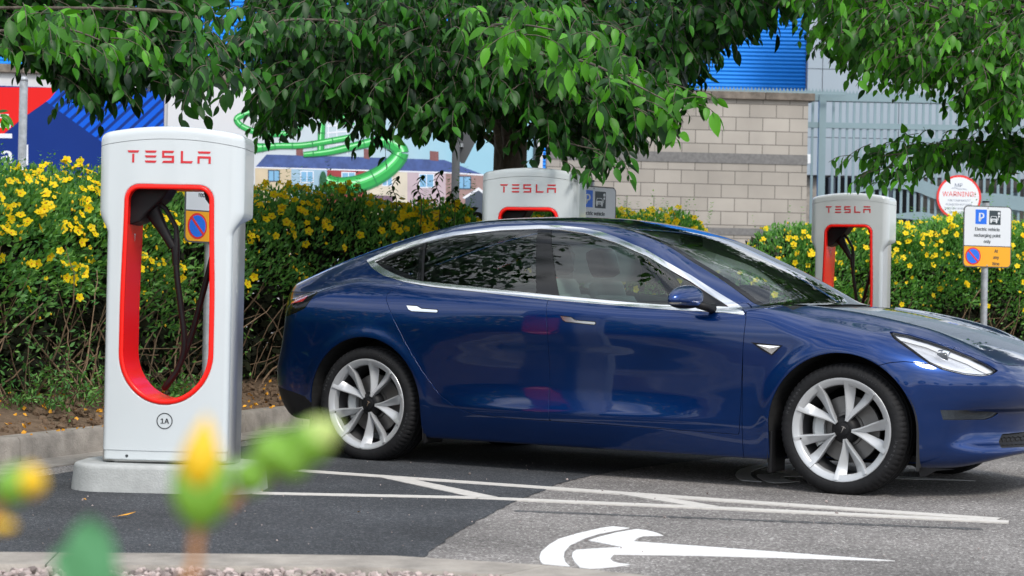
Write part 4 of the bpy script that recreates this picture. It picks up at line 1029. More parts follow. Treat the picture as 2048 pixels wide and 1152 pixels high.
    bar([(-.115, 1.21), (-.095, 1.175), (-.060, 1.115), (-.030, 1.065), (-.008, 1.030)], [.040, .034, .024, .020, .020], [.028, .026, .022, .02, .018])
    bar([(-.075, 1.235), (-.048, 1.215), (-.018, 1.165), (.005, 1.125), (.008, 1.075), (.004, 1.03), (.006, .985), (.008, .945)], [.012, .011, .010, .011, .013, .020, .017, .015], [.016, .015, .014, .014, .015, .018, .017, .015])
    hb.build('plug_handle', M['rubber'], cable, ang=50, fix=True)
    pts = curve_pts([(.008, -.02, .95), (.018, -.02, .86), (.035, -.015, .74), (.052, -.01, .61), (.048, 0, .52), (.018, .01, .44), (-.028, .015, .375), (-.046, .03, .352), (-.040, .055, .362), (.0, .07, .43), (.062, .07, .58), (.105, .065, .74), (.150, .06, .92), (.185, .05, 1.08), (.196, .045, 1.20), (.197, .04, 1.25)], 7)
    mb = MB().tube(pts, .0145, 12); mb.build('cable', M['rubber'], cable, smooth=True)
    mb = MB(); P = [(.135, 1.318), (.212, 1.318), (.214, 1.215), (.186, 1.215), (.150, 1.262)]
    mb.poly(P, lambda a, b: (a, -.05, b), .11, (0, 1, 0)); m_ = mb.build('cable_mount', M['black_plastic'], o, fix=True); m_.location = Z
    # small emblem on the left inner wall
    mb = MB(); Tm = [(-.45, .5), (0, .62), (.45, .5), (.42, .36), (.13, .44), (0, -.6), (-.13, .44), (-.42, .36)]
    mb.poly([(a * .030, b * .030) for a, b in Tm], lambda a, b: (-.2005, a - .0, b + 1.075), .001, (1, 0, 0)); q = mb.build('inner_emblem', M['sign_white'], sh); 
    return o
def charger_at(px_front, Yf, yaw_deg, base, ph, label, tag):
    a = math.radians(yaw_deg); X = (px_front - 1024) / 3909.6 * Yf; n = Vector((-math.sin(a), -math.cos(a), 0)); c = Vector((X, Yf, base)) - n * .178
    return make_charger(c, a, ph, label, tag)
charger_at(333, 9.24, 3, 0, .130, 'nearest white charging post marked 1A with red slot, silver sides and looped black cable', '1A')
charger_at(1052, 13.55, 14, .0, .26, 'white charging post whose head rises over the roof of the blue car', None)
charger_at(1693, 17.0, 25, .0, .33, 'farthest white charging post behind the bonnet of the blue car', None)
# ------------------------------------------------------------------ backdrop: walls, hoardings, gate, buildings
def ray_dir(px, py):
    u, v = (px - 1024) / 3909.6, (py - 576) / 3909.6
    return (_F + _Rc * u - _Uc * v)
def at(px, py, Y):
    d = ray_dir(px, py); return CAM_LOC + d * (Y / d.y)
def on_plane(px, py, P0, n):
    d = ray_dir(px, py); t = (P0 - CAM_LOC).dot(n) / d.dot(n); return CAM_LOC + d * t
def blocks(name, texscale=(.45, .225)):
    m, nt, b, out = new_mat(name); N, L = nt.nodes, nt.links
    tc = N.new('ShaderNodeTexCoord'); sp = N.new('ShaderNodeSeparateXYZ'); cb = N.new('ShaderNodeCombineXYZ'); L.new(tc.outputs['Object'], sp.inputs[0])
    L.new(sp.outputs['X'], cb.inputs['X']); L.new(sp.outputs['Z'], cb.inputs['Y'])
    br = N.new('ShaderNodeTexBrick'); br.inputs['Scale'].default_value = 1; br.inputs['Brick Width'].default_value = texscale[0]; br.inputs['Row Height'].default_value = texscale[1]
    br.inputs['Mortar Size'].default_value = .008; br.inputs['Mortar Smooth'].default_value = .2; br.inputs['Bias'].default_value = 0
    br.inputs['Color1'].default_value = (.33, .30, .262, 1); br.inputs['Color2'].default_value = (.41, .375, .33, 1); br.inputs['Mortar'].default_value = (.17, .155, .135, 1)
    L.new(cb.outputs[0], br.inputs['Vector'])
    n = N.new('ShaderNodeTexNoise'); n.inputs['Scale'].default_value = 1.4; n.inputs['Detail'].default_value = 8; L.new(tc.outputs['Object'], n.inputs['Vector'])
    mr = N.new('ShaderNodeMapRange'); mr.inputs['From Min'].default_value = .3; mr.inputs['From Max'].default_value = .7; mr.inputs['To Min'].default_value = .84; mr.inputs['To Max'].default_value = 1.08; L.new(n.outputs['Fac'], mr.inputs['Value'])
    mx = N.new('ShaderNodeMix'); mx.data_type = 'RGBA'; mx.blend_type = 'MULTIPLY'; mx.inputs[0].default_value = 1; L.new(br.outputs['Color'], mx.inputs[6]); L.new(mr.outputs['Result'], mx.inputs[7])
    L.new(mx.outputs[2], b.inputs['Base Color']); b.inputs['Roughness'].default_value = .9
    bp = N.new('ShaderNodeBump'); bp.inputs['Strength'].default_value = .6; bp.inputs['Distance'].default_value = .01; bp.invert = True; L.new(br.outputs['Fac'], bp.inputs['Height']); L.new(bp.outputs['Normal'], b.inputs['Normal'])
    return m
M['block'] = blocks('beige_blockwork')
M['band'] = pbr('dark_band_course', (.17, .165, .16), .9, var=.2, vscale=20)
M['coping'] = pbr('weathered_coping', (.16, .135, .11), .95, var=.45, vscale=7, bump=.6, bscale=40, detail=9)
M['render_white'] = pbr('white_render', (.62, .62, .62), .85, var=.06, vscale=2)
M['clad_blue'] = pbr('blue_cladding', (.010, .24, .80), .5, spec=.25, var=.04, vscale=2)
M['clad_grey'] = pbr('grey_cladding', (.31, .365, .415), .5, var=.04, vscale=1.5)
M['gate'] = pbr('grey_green_gate_paint', (.20, .285, .315), .5, var=.05, vscale=4)
M['dark_void'] = pbr('opening_shade', (.03, .032, .035), .8)  # near-black colour stands in for the shade inside the openings
M['navy'] = pbr('navy_print', (.006, .030, .19), .6, spec=.15, var=.05, vscale=1)
M['print_red'] = pbr('red_print_banner', (.70, .016, .014), .6, spec=.15)
M['print_blue'] = pbr('bright_blue_print', (.004, .10, .62), .6, spec=.15)
M['print_white'] = pbr('white_print', (.72, .74, .80), .5)
def boxwall(name, x0, x1, y, z0, z1, th, mat, parent=None):
    return MB().box(x0, x1, 0, th, z0, z1).build(name, mat, parent)
# block wall on the right of the trees
YB = 32.4; a3 = math.radians(3)
xl, xr = (1088 - 1024) / 3909.6 * YB, (1611 - 1024) / 3909.6 * YB + .02
wall = empty('block_wall', (xl, YB, 0), math.radians(3), 'tall beige concrete block wall with dark bands beside the grey gate', 'wall')
Lw = (xr - xl) / math.cos(a3); zt = at(1500, 197, YB).z
MB().box(0, Lw, 0, .25, 0, zt).build('wall', M['block'], wall)
for (y0, y1) in ((302, 322), (452, 466)):
    z1, z0 = at(1450, y0 + 3, YB).z, at(1450, y1 + 3, YB).z; MB().box(0, Lw + .003, -.012, .1, z0, z1).build('dark_band', M['band'], wall)
cp = MB(); k = 0.
while k < Lw: cp.box(k, min(k + .90, Lw + .10), -.07, .32, zt, zt + .125, None, .012); k += .908
cp.build('coping', M['coping'], wall)
b = MB().box(Lw + .002, Lw + .06, .02, .08, at(1611, 325, YB).z, at(1611, 306, YB).z, None, .006).build('alarm_box', M['sign_white'], wall)
# left boundary wall carrying the hoardings
PL0 = Vector((-9.5, 29.3, 0)); aL = math.radians(8.5); tL = Vector((math.cos(aL), math.sin(aL), 0)); nL = Vector((math.sin(aL), -math.cos(aL), 0))
def L2(px, py):
    q = on_plane(px, py, PL0, nL) - PL0; return q.dot(tL), q.z           # wall coordinates (s, z)
lw = empty('boundary_wall', PL0, aL, 'long white rendered wall with weathered brown coping carrying two printed hoardings', 'wall')
s1 = L2(1086, 300)[0]; zc0, zc1 = L2(0, 146)[1], L2(521, 164)[1]; ztop = (zc0 + zc1) / 2
MB().box(-4, s1, 0, .3, 0, ztop).build('wall', M['render_white'], lw)
cp = MB(); k = -4.
while k < s1: cp.box(k, min(k + 1.2, s1), -.08, .38, ztop, ztop + .13, None, .012); k += 1.208
cp.build('coping', M['coping'], lw)
def relief(name, pts, d0, th, mat, parent):
    """flat printed shape on the wall: pts are wall coordinates"""
    return MB().poly(pts, lambda s, z: (s, -d0, z), th, (0, -1, 0)).build(name, mat, parent, fix=True)
def board(name, x0, x1, y0, y1, label, mat, nm='panel'):
    o = empty(name, PL0, aL, label, 'banner')
    sa, sb = L2(x0, 300)[0], L2(x1, 300)[0]; za, zb = L2((x0 + x1) / 2, y0)[1], L2((x0 + x1) / 2, y1)[1]
    MB().box(sa, sb, -.05, -.004, zb, za).build(nm, mat, o); return o, sa, sb, za, zb
W2 = lambda P: [L2(x, y) for x, y in P]
ban, sa, sb, za, zb = board('printed_banner', -330, 327, 172, 520, 'navy and red printed banner with white letters and diagonal blue stripes on the far wall', M['navy'])
relief('red_field', W2([(-320, 172.5), (118, 176), (101, 198), (47, 236), (12, 265), (-60, 330), (-320, 480)]), .0505, .002, M['print_red'], ban)
for k in range(15):
    x0, y0 = 92 + 13.1 * k, 203 + 9.5 * k; wx, wy = 8.2, 6.0; top = 178
    def endp(x, y):
        t = min((327 - x) / 1.0, (y - top) / .93); return (x + t, y - .93 * t)
    if x0 > 300: break
    e0, e1 = endp(x0, y0), endp(x0 + wx, y0 + wy); P = [(x0, y0), (x0 + wx, y0 + wy), e1] + ([(327, top)] if (e0[0] < 326.5 and e1[0] > 326.5) else []) + [e0]
    relief('blue_stripe', W2(P), .0502, .0015, M['print_blue'], ban)
ltr = MB()
for P in ([(-40, 228), (18, 229), (18, 237), (-40, 236)], [(-40, 246), (22, 247), (22, 256), (-40, 255)], [(-40, 267), (25, 268), (25, 277), (-40, 276)], [(49, 290), (57, 290), (57, 331), (49, 331)], [(20, 342), (28, 342), (28, 380), (20, 380)]):
    ltr.poly(W2(P), lambda s, z: (s, -.0526, z), .002, (0, -1, 0))
s_, z_ = L2(14, 315)
text_into(ltr, 'a', .47, Matrix.Translation((s_, -.0535, z_ + .035)) @ Matrix.Rotation(math.radians(90), 4, 'X'), bold=True)
if False: text_into(ltr, 'm', .47, Matrix.Translation((s_ - .1, -.0535, z_ + .035)) @ Matrix.Rotation(math.radians(90), 4, 'X'), bold=True)
ltr.build('lettering', M['print_white'], ban, fix=False)
cs = empty('name_board', PL0, aL, 'narrow dark board with small white lettering under the coping between the hoardings', 'sign')
sa_, sb_ = L2(283, 170)[0], L2(412, 170)[0]; zz = L2(345, 170)[1]
MB().box(sa_, sb_, -.09, -.055, zz - .06, zz + .065).build('panel', M['sign_dark'], cs)
tb = MB(); text_into(tb, '\u2019s Clear Channel', .115, Matrix.Translation(((sa_ + sb_) / 2, -.0915, zz)) @ Matrix.Rotation(math.radians(90), 4, 'X')); tb.build('lettering', M['sign_white'], cs)
# mural hoarding
def gradmat(name, c1, c2, x0, x1):
    m, nt, b, out = new_mat(name); N, L = nt.nodes, nt.links
    tc = N.new('ShaderNodeTexCoord'); sp = N.new('ShaderNodeSeparateXYZ'); mr = N.new('ShaderNodeMapRange'); rp = N.new('ShaderNodeValToRGB')
    L.new(tc.outputs['Object'], sp.inputs[0]); L.new(sp.outputs['X'], mr.inputs['Value']); mr.inputs['From Min'].default_value = x0; mr.inputs['From Max'].default_value = x1
    n = N.new('ShaderNodeTexNoise'); n.inputs['Scale'].default_value = .8; n.inputs['Detail'].default_value = 5; L.new(tc.outputs['Object'], n.inputs['Vector'])
    ad = N.new('ShaderNodeMath'); ad.operation = 'MULTIPLY_ADD'; ad.inputs[1].default_value = .5; L.new(n.outputs['Fac'], ad.inputs[0]); sb2 = N.new('ShaderNodeMath'); sb2.operation = 'SUBTRACT'; sb2.inputs[1].default_value = .25
    L.new(mr.outputs['Result'], ad.inputs[2]); L.new(ad.outputs[0], sb2.inputs[0]); L.new(sb2.outputs[0], rp.inputs['Fac'])
    rp.color_ramp.elements[0].color = (*c1, 1); rp.color_ramp.elements[1].color = (*c2, 1); L.new(rp.outputs['Color'], b.inputs['Base Color']); b.inputs['Roughness'].default_value = .6; return m
smA, smB = L2(334, 300)[0], L2(1066, 300)[0]
M['mural_sky'] = gradmat('printed_sky', (.60, .60, .62), (.27, .50, .62), smA + 1.0, smB - 1.2)
mur, sa, sb, za, zb = board('mural_hoarding', 334, 1066, 184, 560, 'large printed hoarding showing a green water slide above a row of terraced houses', M['mural_sky'])
MB().box(sb, sb + .06, -.09, 0, zb, za + .02).build('edge_frame', M['sign_dark'], mur)
mp = lambda n, r, g, b_, v=.08, vs=3: M.setdefault(n, pbr(n, srgb(r, g, b_)[:3], .6, var=v, vscale=vs))
C7 = lambda P: W2([(440 + x / 3.657, 200 + y / 3.657) for x, y in P])
relief('printed_roof', C7([(256, 494), (340, 400), (1000, 418), (1640, 440), (1925, 548), (1925, 553), (1660, 534), (1370, 525), (1000, 512), (520, 496)]), .0502, .002, mp('print_slate', 62, 84, 140, .25, 9), mur)
fx = [(256, 520, (196, 180, 152)), (520, 782, (150, 180, 200)), (782, 1070, (150, 52, 56)), (1070, 1368, (205, 196, 178)), (1368, 1648, (182, 164, 172)), (1648, 1925, (150, 122, 118))]
for i, (a, b_, c) in enumerate(fx):
    ya = 492 + (a - 256) * .032; yb = 492 + (b_ - 256) * .032
    relief('printed_facade', C7([(a, ya), (b_, yb), (b_, 1150), (a, 1150)]), .0502, .001, mp('print_facade_%s' % ['beige', 'blue', 'red', 'cream', 'pink', 'brown'][i], *c), mur)
relief('printed_eaves', C7([(256, 490), (1660, 528), (1925, 545), (1925, 556), (1660, 538), (256, 499)]), .0525, .001, M['print_white'], mur)
pane = mp('print_pane', 120, 170, 205); frame_d = mp('print_frame_dark', 52, 70, 92)
for (x0, y0, x1, y1, fm) in ((350, 512, 437, 600, frame_d), (586, 518, 684, 608, M['print_white']), (886, 526, 990, 575, M['print_white']), (1182, 540, 1260, 632, M['print_white']), (1452, 538, 1564, 645, M['print_white']), (1726, 556, 1834, 655, frame_d)):
    f = relief('printed_window', C7([(x0, y0), (x1, y0 + 3), (x1, y1), (x0, y1)]), .0515, .001, fm, mur)
    xm = (x0 + x1) / 2
    for (p, q) in ((x0 + 7, xm - 3), (xm + 3, x1 - 7)): relief('printed_pane', C7([(p, y0 + 8), (q, y0 + 9), (q, y1 - 8), (p, y1 - 8)]), .0526, .001, pane, f)
for (x0, y0, x1, y1) in ((556, 345, 606, 412), (1050, 358, 1092, 435), (1532, 374, 1596, 448)):
    relief('printed_chimney', C7([(x0, y0), (x1, y0 + 6), (x1, y1), (x0, y1 - 6)]), .0526, .001, mp('print_brick', 122, 78, 78, .2, 20), mur)
relief('printed_porch', C7([(1790, 720), (1888, 655), (1925, 690), (1925, 900), (1800, 900)]), .0535, .001, mp('print_porch', 60, 70, 84), mur)
relief('printed_bargeboard', C7([(1770, 715), (1888, 640), (1925, 668), (1925, 690), (1888, 662), (1785, 725)]), .0545, .001, M['print_white'], mur)
relief('printed_shrubs', C7([(1060, 705), (1130, 698), (1260, 702), (1262, 760), (1060, 756)]), .0535, .001, mp('print_shrub', 108, 86, 104, .3, 20), mur)
def tube_print(P, W_, d):
    P = [Vector((x, y, 0)) for x, y in P]; Q = curve_pts(P, 8); n = len(Q); ww = np.interp(np.linspace(0, 1, n), np.linspace(0, 1, len(W_)), W_)
    for (o0, o1, nm, c, dd) in ((-1, 1, 'print_tube_dark', (24, 128, 66), 0), (-.86, .72, 'print_tube', (34, 160, 70), .0012), (-.58, .10, 'print_tube_light', (74, 196, 100), .0024), (-.40, -.16, 'print_tube_glint', (176, 240, 186), .0036)):
        A = []; B = []
        for i, p in enumerate(Q):
            t = (Q[min(i + 1, n - 1)] - Q[max(0, i - 1)]).normalized(); nn = Vector((-t.y, t.x, 0)); 
            if nn.y > 0: nn = -nn
            nn = -nn * 1.0
            A.append(p + nn * ww[i] * .5 * o0); B.append(p + nn * ww[i] * .5 * o1)
        pts = W2([(440 + p.x / 3.657, 200 + p.y / 3.657) for p in A] ); ptsB = W2([(440 + p.x / 3.657, 200 + p.y / 3.657) for p in B])
        V = []; F = []
        for (s, z), (s2, z2) in zip(pts, ptsB): V += [(s, -.054 - d - dd, z), (s2, -.054 - d - dd, z2), (s, -.0505, z), (s2, -.0505, z2)]
        for i in range(n - 1): a, b_ = 4 * i, 4 * i + 4; F += [(a, b_, b_ + 1, a + 1), (a, a + 2, b_ + 2, b_), (a + 1, b_ + 1, b_ + 3, a + 3)]
        mb = MB().add(V, F); ob = mb.build('printed_slide' if dd == 0 else 'slide_highlight', mp(nm, *c, .1, 2), mur if dd == 0 else base, fix=False)
        if dd == 0: base = ob
    # flange rings
    rg_ = MB(); stp = max(6, n // 6)
    for i in range(3, n - 2, stp):
        p = Q[i]; t = (Q[i + 1] - Q[i - 1]).normalized(); nn = Vector((-t.y, t.x, 0)) * ww[i] * .53; t *= 4
        rg_.poly(W2([(440 + q.x / 3.657, 200 + q.y / 3.657) for q in (p + nn - t, p + nn + t, p - nn + t, p - nn - t)]), lambda s, z: (s, -.0582 - d, z), .001, (0, -1, 0))
    if rg_.F: rg_.build('slide_joint', mp('print_tube_dark', 24, 128, 66), base)
tube_print([(600, 180), (560, 225), (450, 250), (300, 245), (180, 205), (125, 160), (140, 125), (250, 88), (400, 78), (600, 85), (800, 112), (900, 140), (965, 195)], [40, 44, 46, 46, 44, 44, 48, 52, 52, 52, 54, 56, 58], .000)
tube_print([(745, 165), (735, 375)], [52, 52], .004)
tube_print([(230, 350), (300, 350), (420, 338), (600, 334), (800, 303), (965, 272)], [90, 62, 46, 46, 46, 44], .008)
tube_print([(610, 402), (800, 380), (1000, 335), (1120, 308), (1210, 305), (1290, 340), (1318, 390), (1270, 465), (1170, 545), (1040, 605), (900, 628), (800, 612), (765, 580)], [38, 52, 58, 70, 92, 108, 116, 124, 128, 128, 124, 118, 112], .012)
el = [(752 + 26 * math.cos(a), 590 + 68 * math.sin(a)) for a in [2 * math.pi * k / 28 for k in range(28)]]
relief('slide_mouth', C7(el), .073, .001, mp('print_mouth', 18, 84, 50), mur)
tw = MB()
for (x0, x1) in ((788, 794), (850, 856), (925, 931)): tw.poly(C7([(x0, 170), (x1, 170), (x1, 400), (x0, 400)]), lambda s, z: (s, -.0502, z), .001, (0, -1, 0))
for y in (190, 238, 290, 330): tw.poly(C7([(780, y), (935, y - 14), (935, y - 4), (780, y + 10)]), lambda s, z: (s, -.0514, z), .001, (0, -1, 0))
tw.build('printed_tower', M['print_white'], mur, fix=True)
# blue corrugated building
bb = empty('blue_building', (0, 38.5, 0), 0, 'building clad in bright blue horizontal corrugated sheet above the walls', 'building')
x0, x1 = -14, at(1614, 100, 38.5).x; z0, z1 = 1.0, 9.0; nr = int((z1 - z0) / .0775 * 6); V = []
for i in range(nr + 1):
    z = z0 + (z1 - z0) * i / nr; ph = (z / .0775) % 1; y = .012 * math.cos(2 * math.pi * ph) ; V += [(x0, y, z), (x1, y, z)]
F = [(2 * i, 2 * i + 1, 2 * i + 3, 2 * i + 2) for i in range(nr)]
mesh_np('cladding', V, F, M['clad_blue'], bb, None, True)
MB().box(x0, x1, .03, 7, 0, z1).build('wall', M['clad_grey'], bb); MB().box(x1 - .02, x1 + .02, -.03, .4, 0, z1).build('corner_trim', M['navy'], bb)
# grey panelled building with a recessed entrance
gb_ = empty('grey_building', (0, 36.5, 0), 0, 'pale grey panelled building with dark recess behind the gate', 'building')
gx0 = at(1616, 100, 36.5).x; xs = [gx0, at(1646, 100, 36.5).x, at(1800, 100, 36.5).x, at(1960, 100, 36.5).x, at(2130, 100, 36.5).x, 16.5]
zs = [at(1700, y, 36.5).z for y in (352, 276, 204, 139, 70, 0, -70, -150)]
for i in range(len(xs) - 1):
    for j in range(len(zs) - 1): MB().box(xs[i] + .006, xs[i + 1] - .006, 0, .08, zs[j] + .006, zs[j + 1] - .006).build('wall_panel', M['clad_grey'], gb_)
MB().box(xs[0], xs[-1], .082, .20, zs[0] - .02, zs[-1]).build('frame', M['band'], gb_)
MB().box(xs[0], xs[-1], 3.0, 3.2, 0, zs[0] + .6).build('entrance_wall', M['block'], gb_)
MB().box(xs[0] - .3, at(1642, 400, 36.5).x, .2, .6, 0, zs[0] - .02).build('column', M['concrete'], gb_)
MB().box(at(1648, 400, 36.5).x, at(1895, 400, 36.5).x, 2.6, 2.98, 0, zs[0] + .3).build('shaded_opening', M['dark_void'], gb_)  # dark box filling the recess in place of its shade
for xx in (1700, 1752, 1822): MB().box(at(xx, 400, 36.5).x, at(xx + 14, 400, 36.5).x, 2.5, 2.59, 0, zs[0] + .25).build('door_post', M['clad_grey'], gb_)
q0, q1 = at(2022, 400, 39.3).x, at(2037, 400, 39.3).x
MB().box(q0, q1, 2.9, 2.98, at(2030, 430, 39.3).z, at(2030, 385, 39.3).z).build('louvre', M['gate'], gb_)
MB().box(at(1962, 400, 39.4).x, 16.0, 2.95, 2.99, at(1990, 395, 39.4).z, at(1990, 375, 39.4).z).build('dark_band', M['band'], gb_)
# gate with bars, wavy bands and a spiked top rail
YG = 33.2; gt = empty('security_gate', (0, YG, 0), 0, 'tall grey-green steel gate with vertical bars, wavy bands and comb-topped rail', 'gate')
G = lambda px, py: (at(px, py, YG).x, at(px, py, YG).z)
gL, gR = G(1614, 300)[0], 13.5
zr1, zr0 = G(1700, 191)[1], G(1700, 203)[1]; MB().box(gL, gR, -.03, .03, zr0, zr1).build('top_rail', M['gate'], gt)
c0 = G(1393, 180)[0]; yw = -.25
cm = MB().box(c0, gL + .6, yw, yw + .03, zr1 - .02, zr1 + .03); 
x = c0
while x < 10.5: 
    w_ = .024; yy = yw if x < gL + .6 else -.03
    cm.add([(x - w_, yy, zr1 + .028), (x + w_, yy, zr1 + .028), (x, yy, zr1 + .085), (x - w_, yy + .006, zr1 + .028), (x + w_, yy + .006, zr1 + .028), (x, yy + .006, zr1 + .085)], [(0, 1, 2), (5, 4, 3), (0, 3, 4, 1), (1, 4, 5, 2), (2, 5, 3, 0)]); x += .0605
cm.box(gL + .6, 10.5, -.03, 0, zr1, zr1 + .03)
cm.build('comb', M['gate'], gt)
za_, zb_ = G(1700, 246)[1], G(1700, 257)[1]; MB().box(gL, gR, -.035, .035, zb_, za_).build('rail', M['gate'], gt)
MB().box(gL, gR, -.035, .035, .25, .35).build('rail', M['gate'], gt)
px0, px1 = G(1636, 300)[0], G(1650, 300)[0]; MB().box(px0, px1, -.06, .06, 0, zr1).build('post', M['gate'], gt)
px0, px1 = G(1975, 300)[0], G(1990, 300)[0]
x = G(1624, 300)[0]; k = 0
while x < gR:
    if abs(x - G(1643, 300)[0]) > .08: MB().box(x - .021, x + .021, -.012, .012, .3, zr0 + .01).build('bar', M['gate'], gt)
    x += .1175
def wave(P, w):
    Q = curve_pts([(*G(a, b_), 0) for a, b_ in P], 8); n = len(Q); V = []; F = []
    for i, p in enumerate(Q):
        t = (Q[min(i + 1, n - 1)] - Q[max(0, i - 1)]).normalized(); nn = Vector((-t.y, t.x, 0)); h_ = np.interp(i / (n - 1), np.linspace(0, 1, len(w)), w) / 2 / 3909.6 * YG
        for s_, yy in ((1, -.05), (1, -.02), (-1, -.02), (-1, -.05)): q = p + nn * h_ * s_; V.append((q.x, yy, q.y))
    for i in range(n - 1):
        for j in range(4): F.append((4 * i + j, 4 * i + (j + 1) % 4, 4 * i + 4 + (j + 1) % 4, 4 * i + 4 + j))
    F += [(0, 1, 2, 3), (4 * n - 4, 4 * n - 3, 4 * n - 2, 4 * n - 1)]
    MB().add(V, F).build('wave_band', M['gate'], gt, fix=True)
wave([(1709, 318), (1748, 306), (1790, 294), (1850, 288), (1920, 296), (1990, 312), (2070, 318), (2150, 306)], [2, 12, 20, 24, 24, 24, 24, 16])
wave([(1706, 387), (1740, 374), (1785, 366), (1830, 370), (1880, 388), (1940, 398), (2000, 402), (2070, 410), (2150, 400)], [2, 14, 22, 26, 26, 26, 28, 28, 20])
wave([(1790, 432), (1840, 433), (1890, 444), (1960, 452), (2040, 455), (2120, 450)], [8, 18, 20, 20, 20, 20])
# round warning sign on the gate
wc = Vector((G(1916, 395)[0], YG - .07, G(1916, 395)[1])); wsn = empty('warning_sign', wc, 0, 'round white warning sign with red rim hanging on the gate', 'sign')
R_w = 44.5 / 3909.6 * YG
MB().lathe([(0, .01), (R_w, .01), (R_w, 0), (0, 0)], 56, None, 'y').build('rim', M['sign_red'], wsn, fix=True)
MB().lathe([(0, -.004), (R_w * .90, -.004), (R_w * .90, .0), (0, .0)], 56, None, 'y').build('face', M['sign_white'], wsn, fix=True)
RX = Matrix.Rotation(math.radians(90), 4, 'X')
tb = MB(); text_into(tb, 'WARNING!', .158, Matrix.Translation((0, -.0055, .055)) @ RX, sx=.98); tb.build('heading', M['sign_red'], wsn)
tb = MB()
for i, t in enumerate(('FOR YOUR SAFETY', 'PLEASE DO NOT PASS', 'THROUGH WHEN GATES', 'ARE IN MOTION')): text_into(tb, t, .062, Matrix.Translation((0, -.0055, -.055 - .068 * i)) @ RX, sx=.95)
text_into(tb, 'MP', .12, Matrix.Translation((-.01, -.0055, .205)) @ RX, sx=1.1)
tb.tube(curve_pts([(-.13, -.0055, .150), (-.06, -.0055, .158), (.0, -.0055, .138), (.07, -.0055, .142), (.13, -.0055, .135)], 6), .004, 6)
tb.build('small_text', mp('sign_grey', 96, 110, 130), wsn)
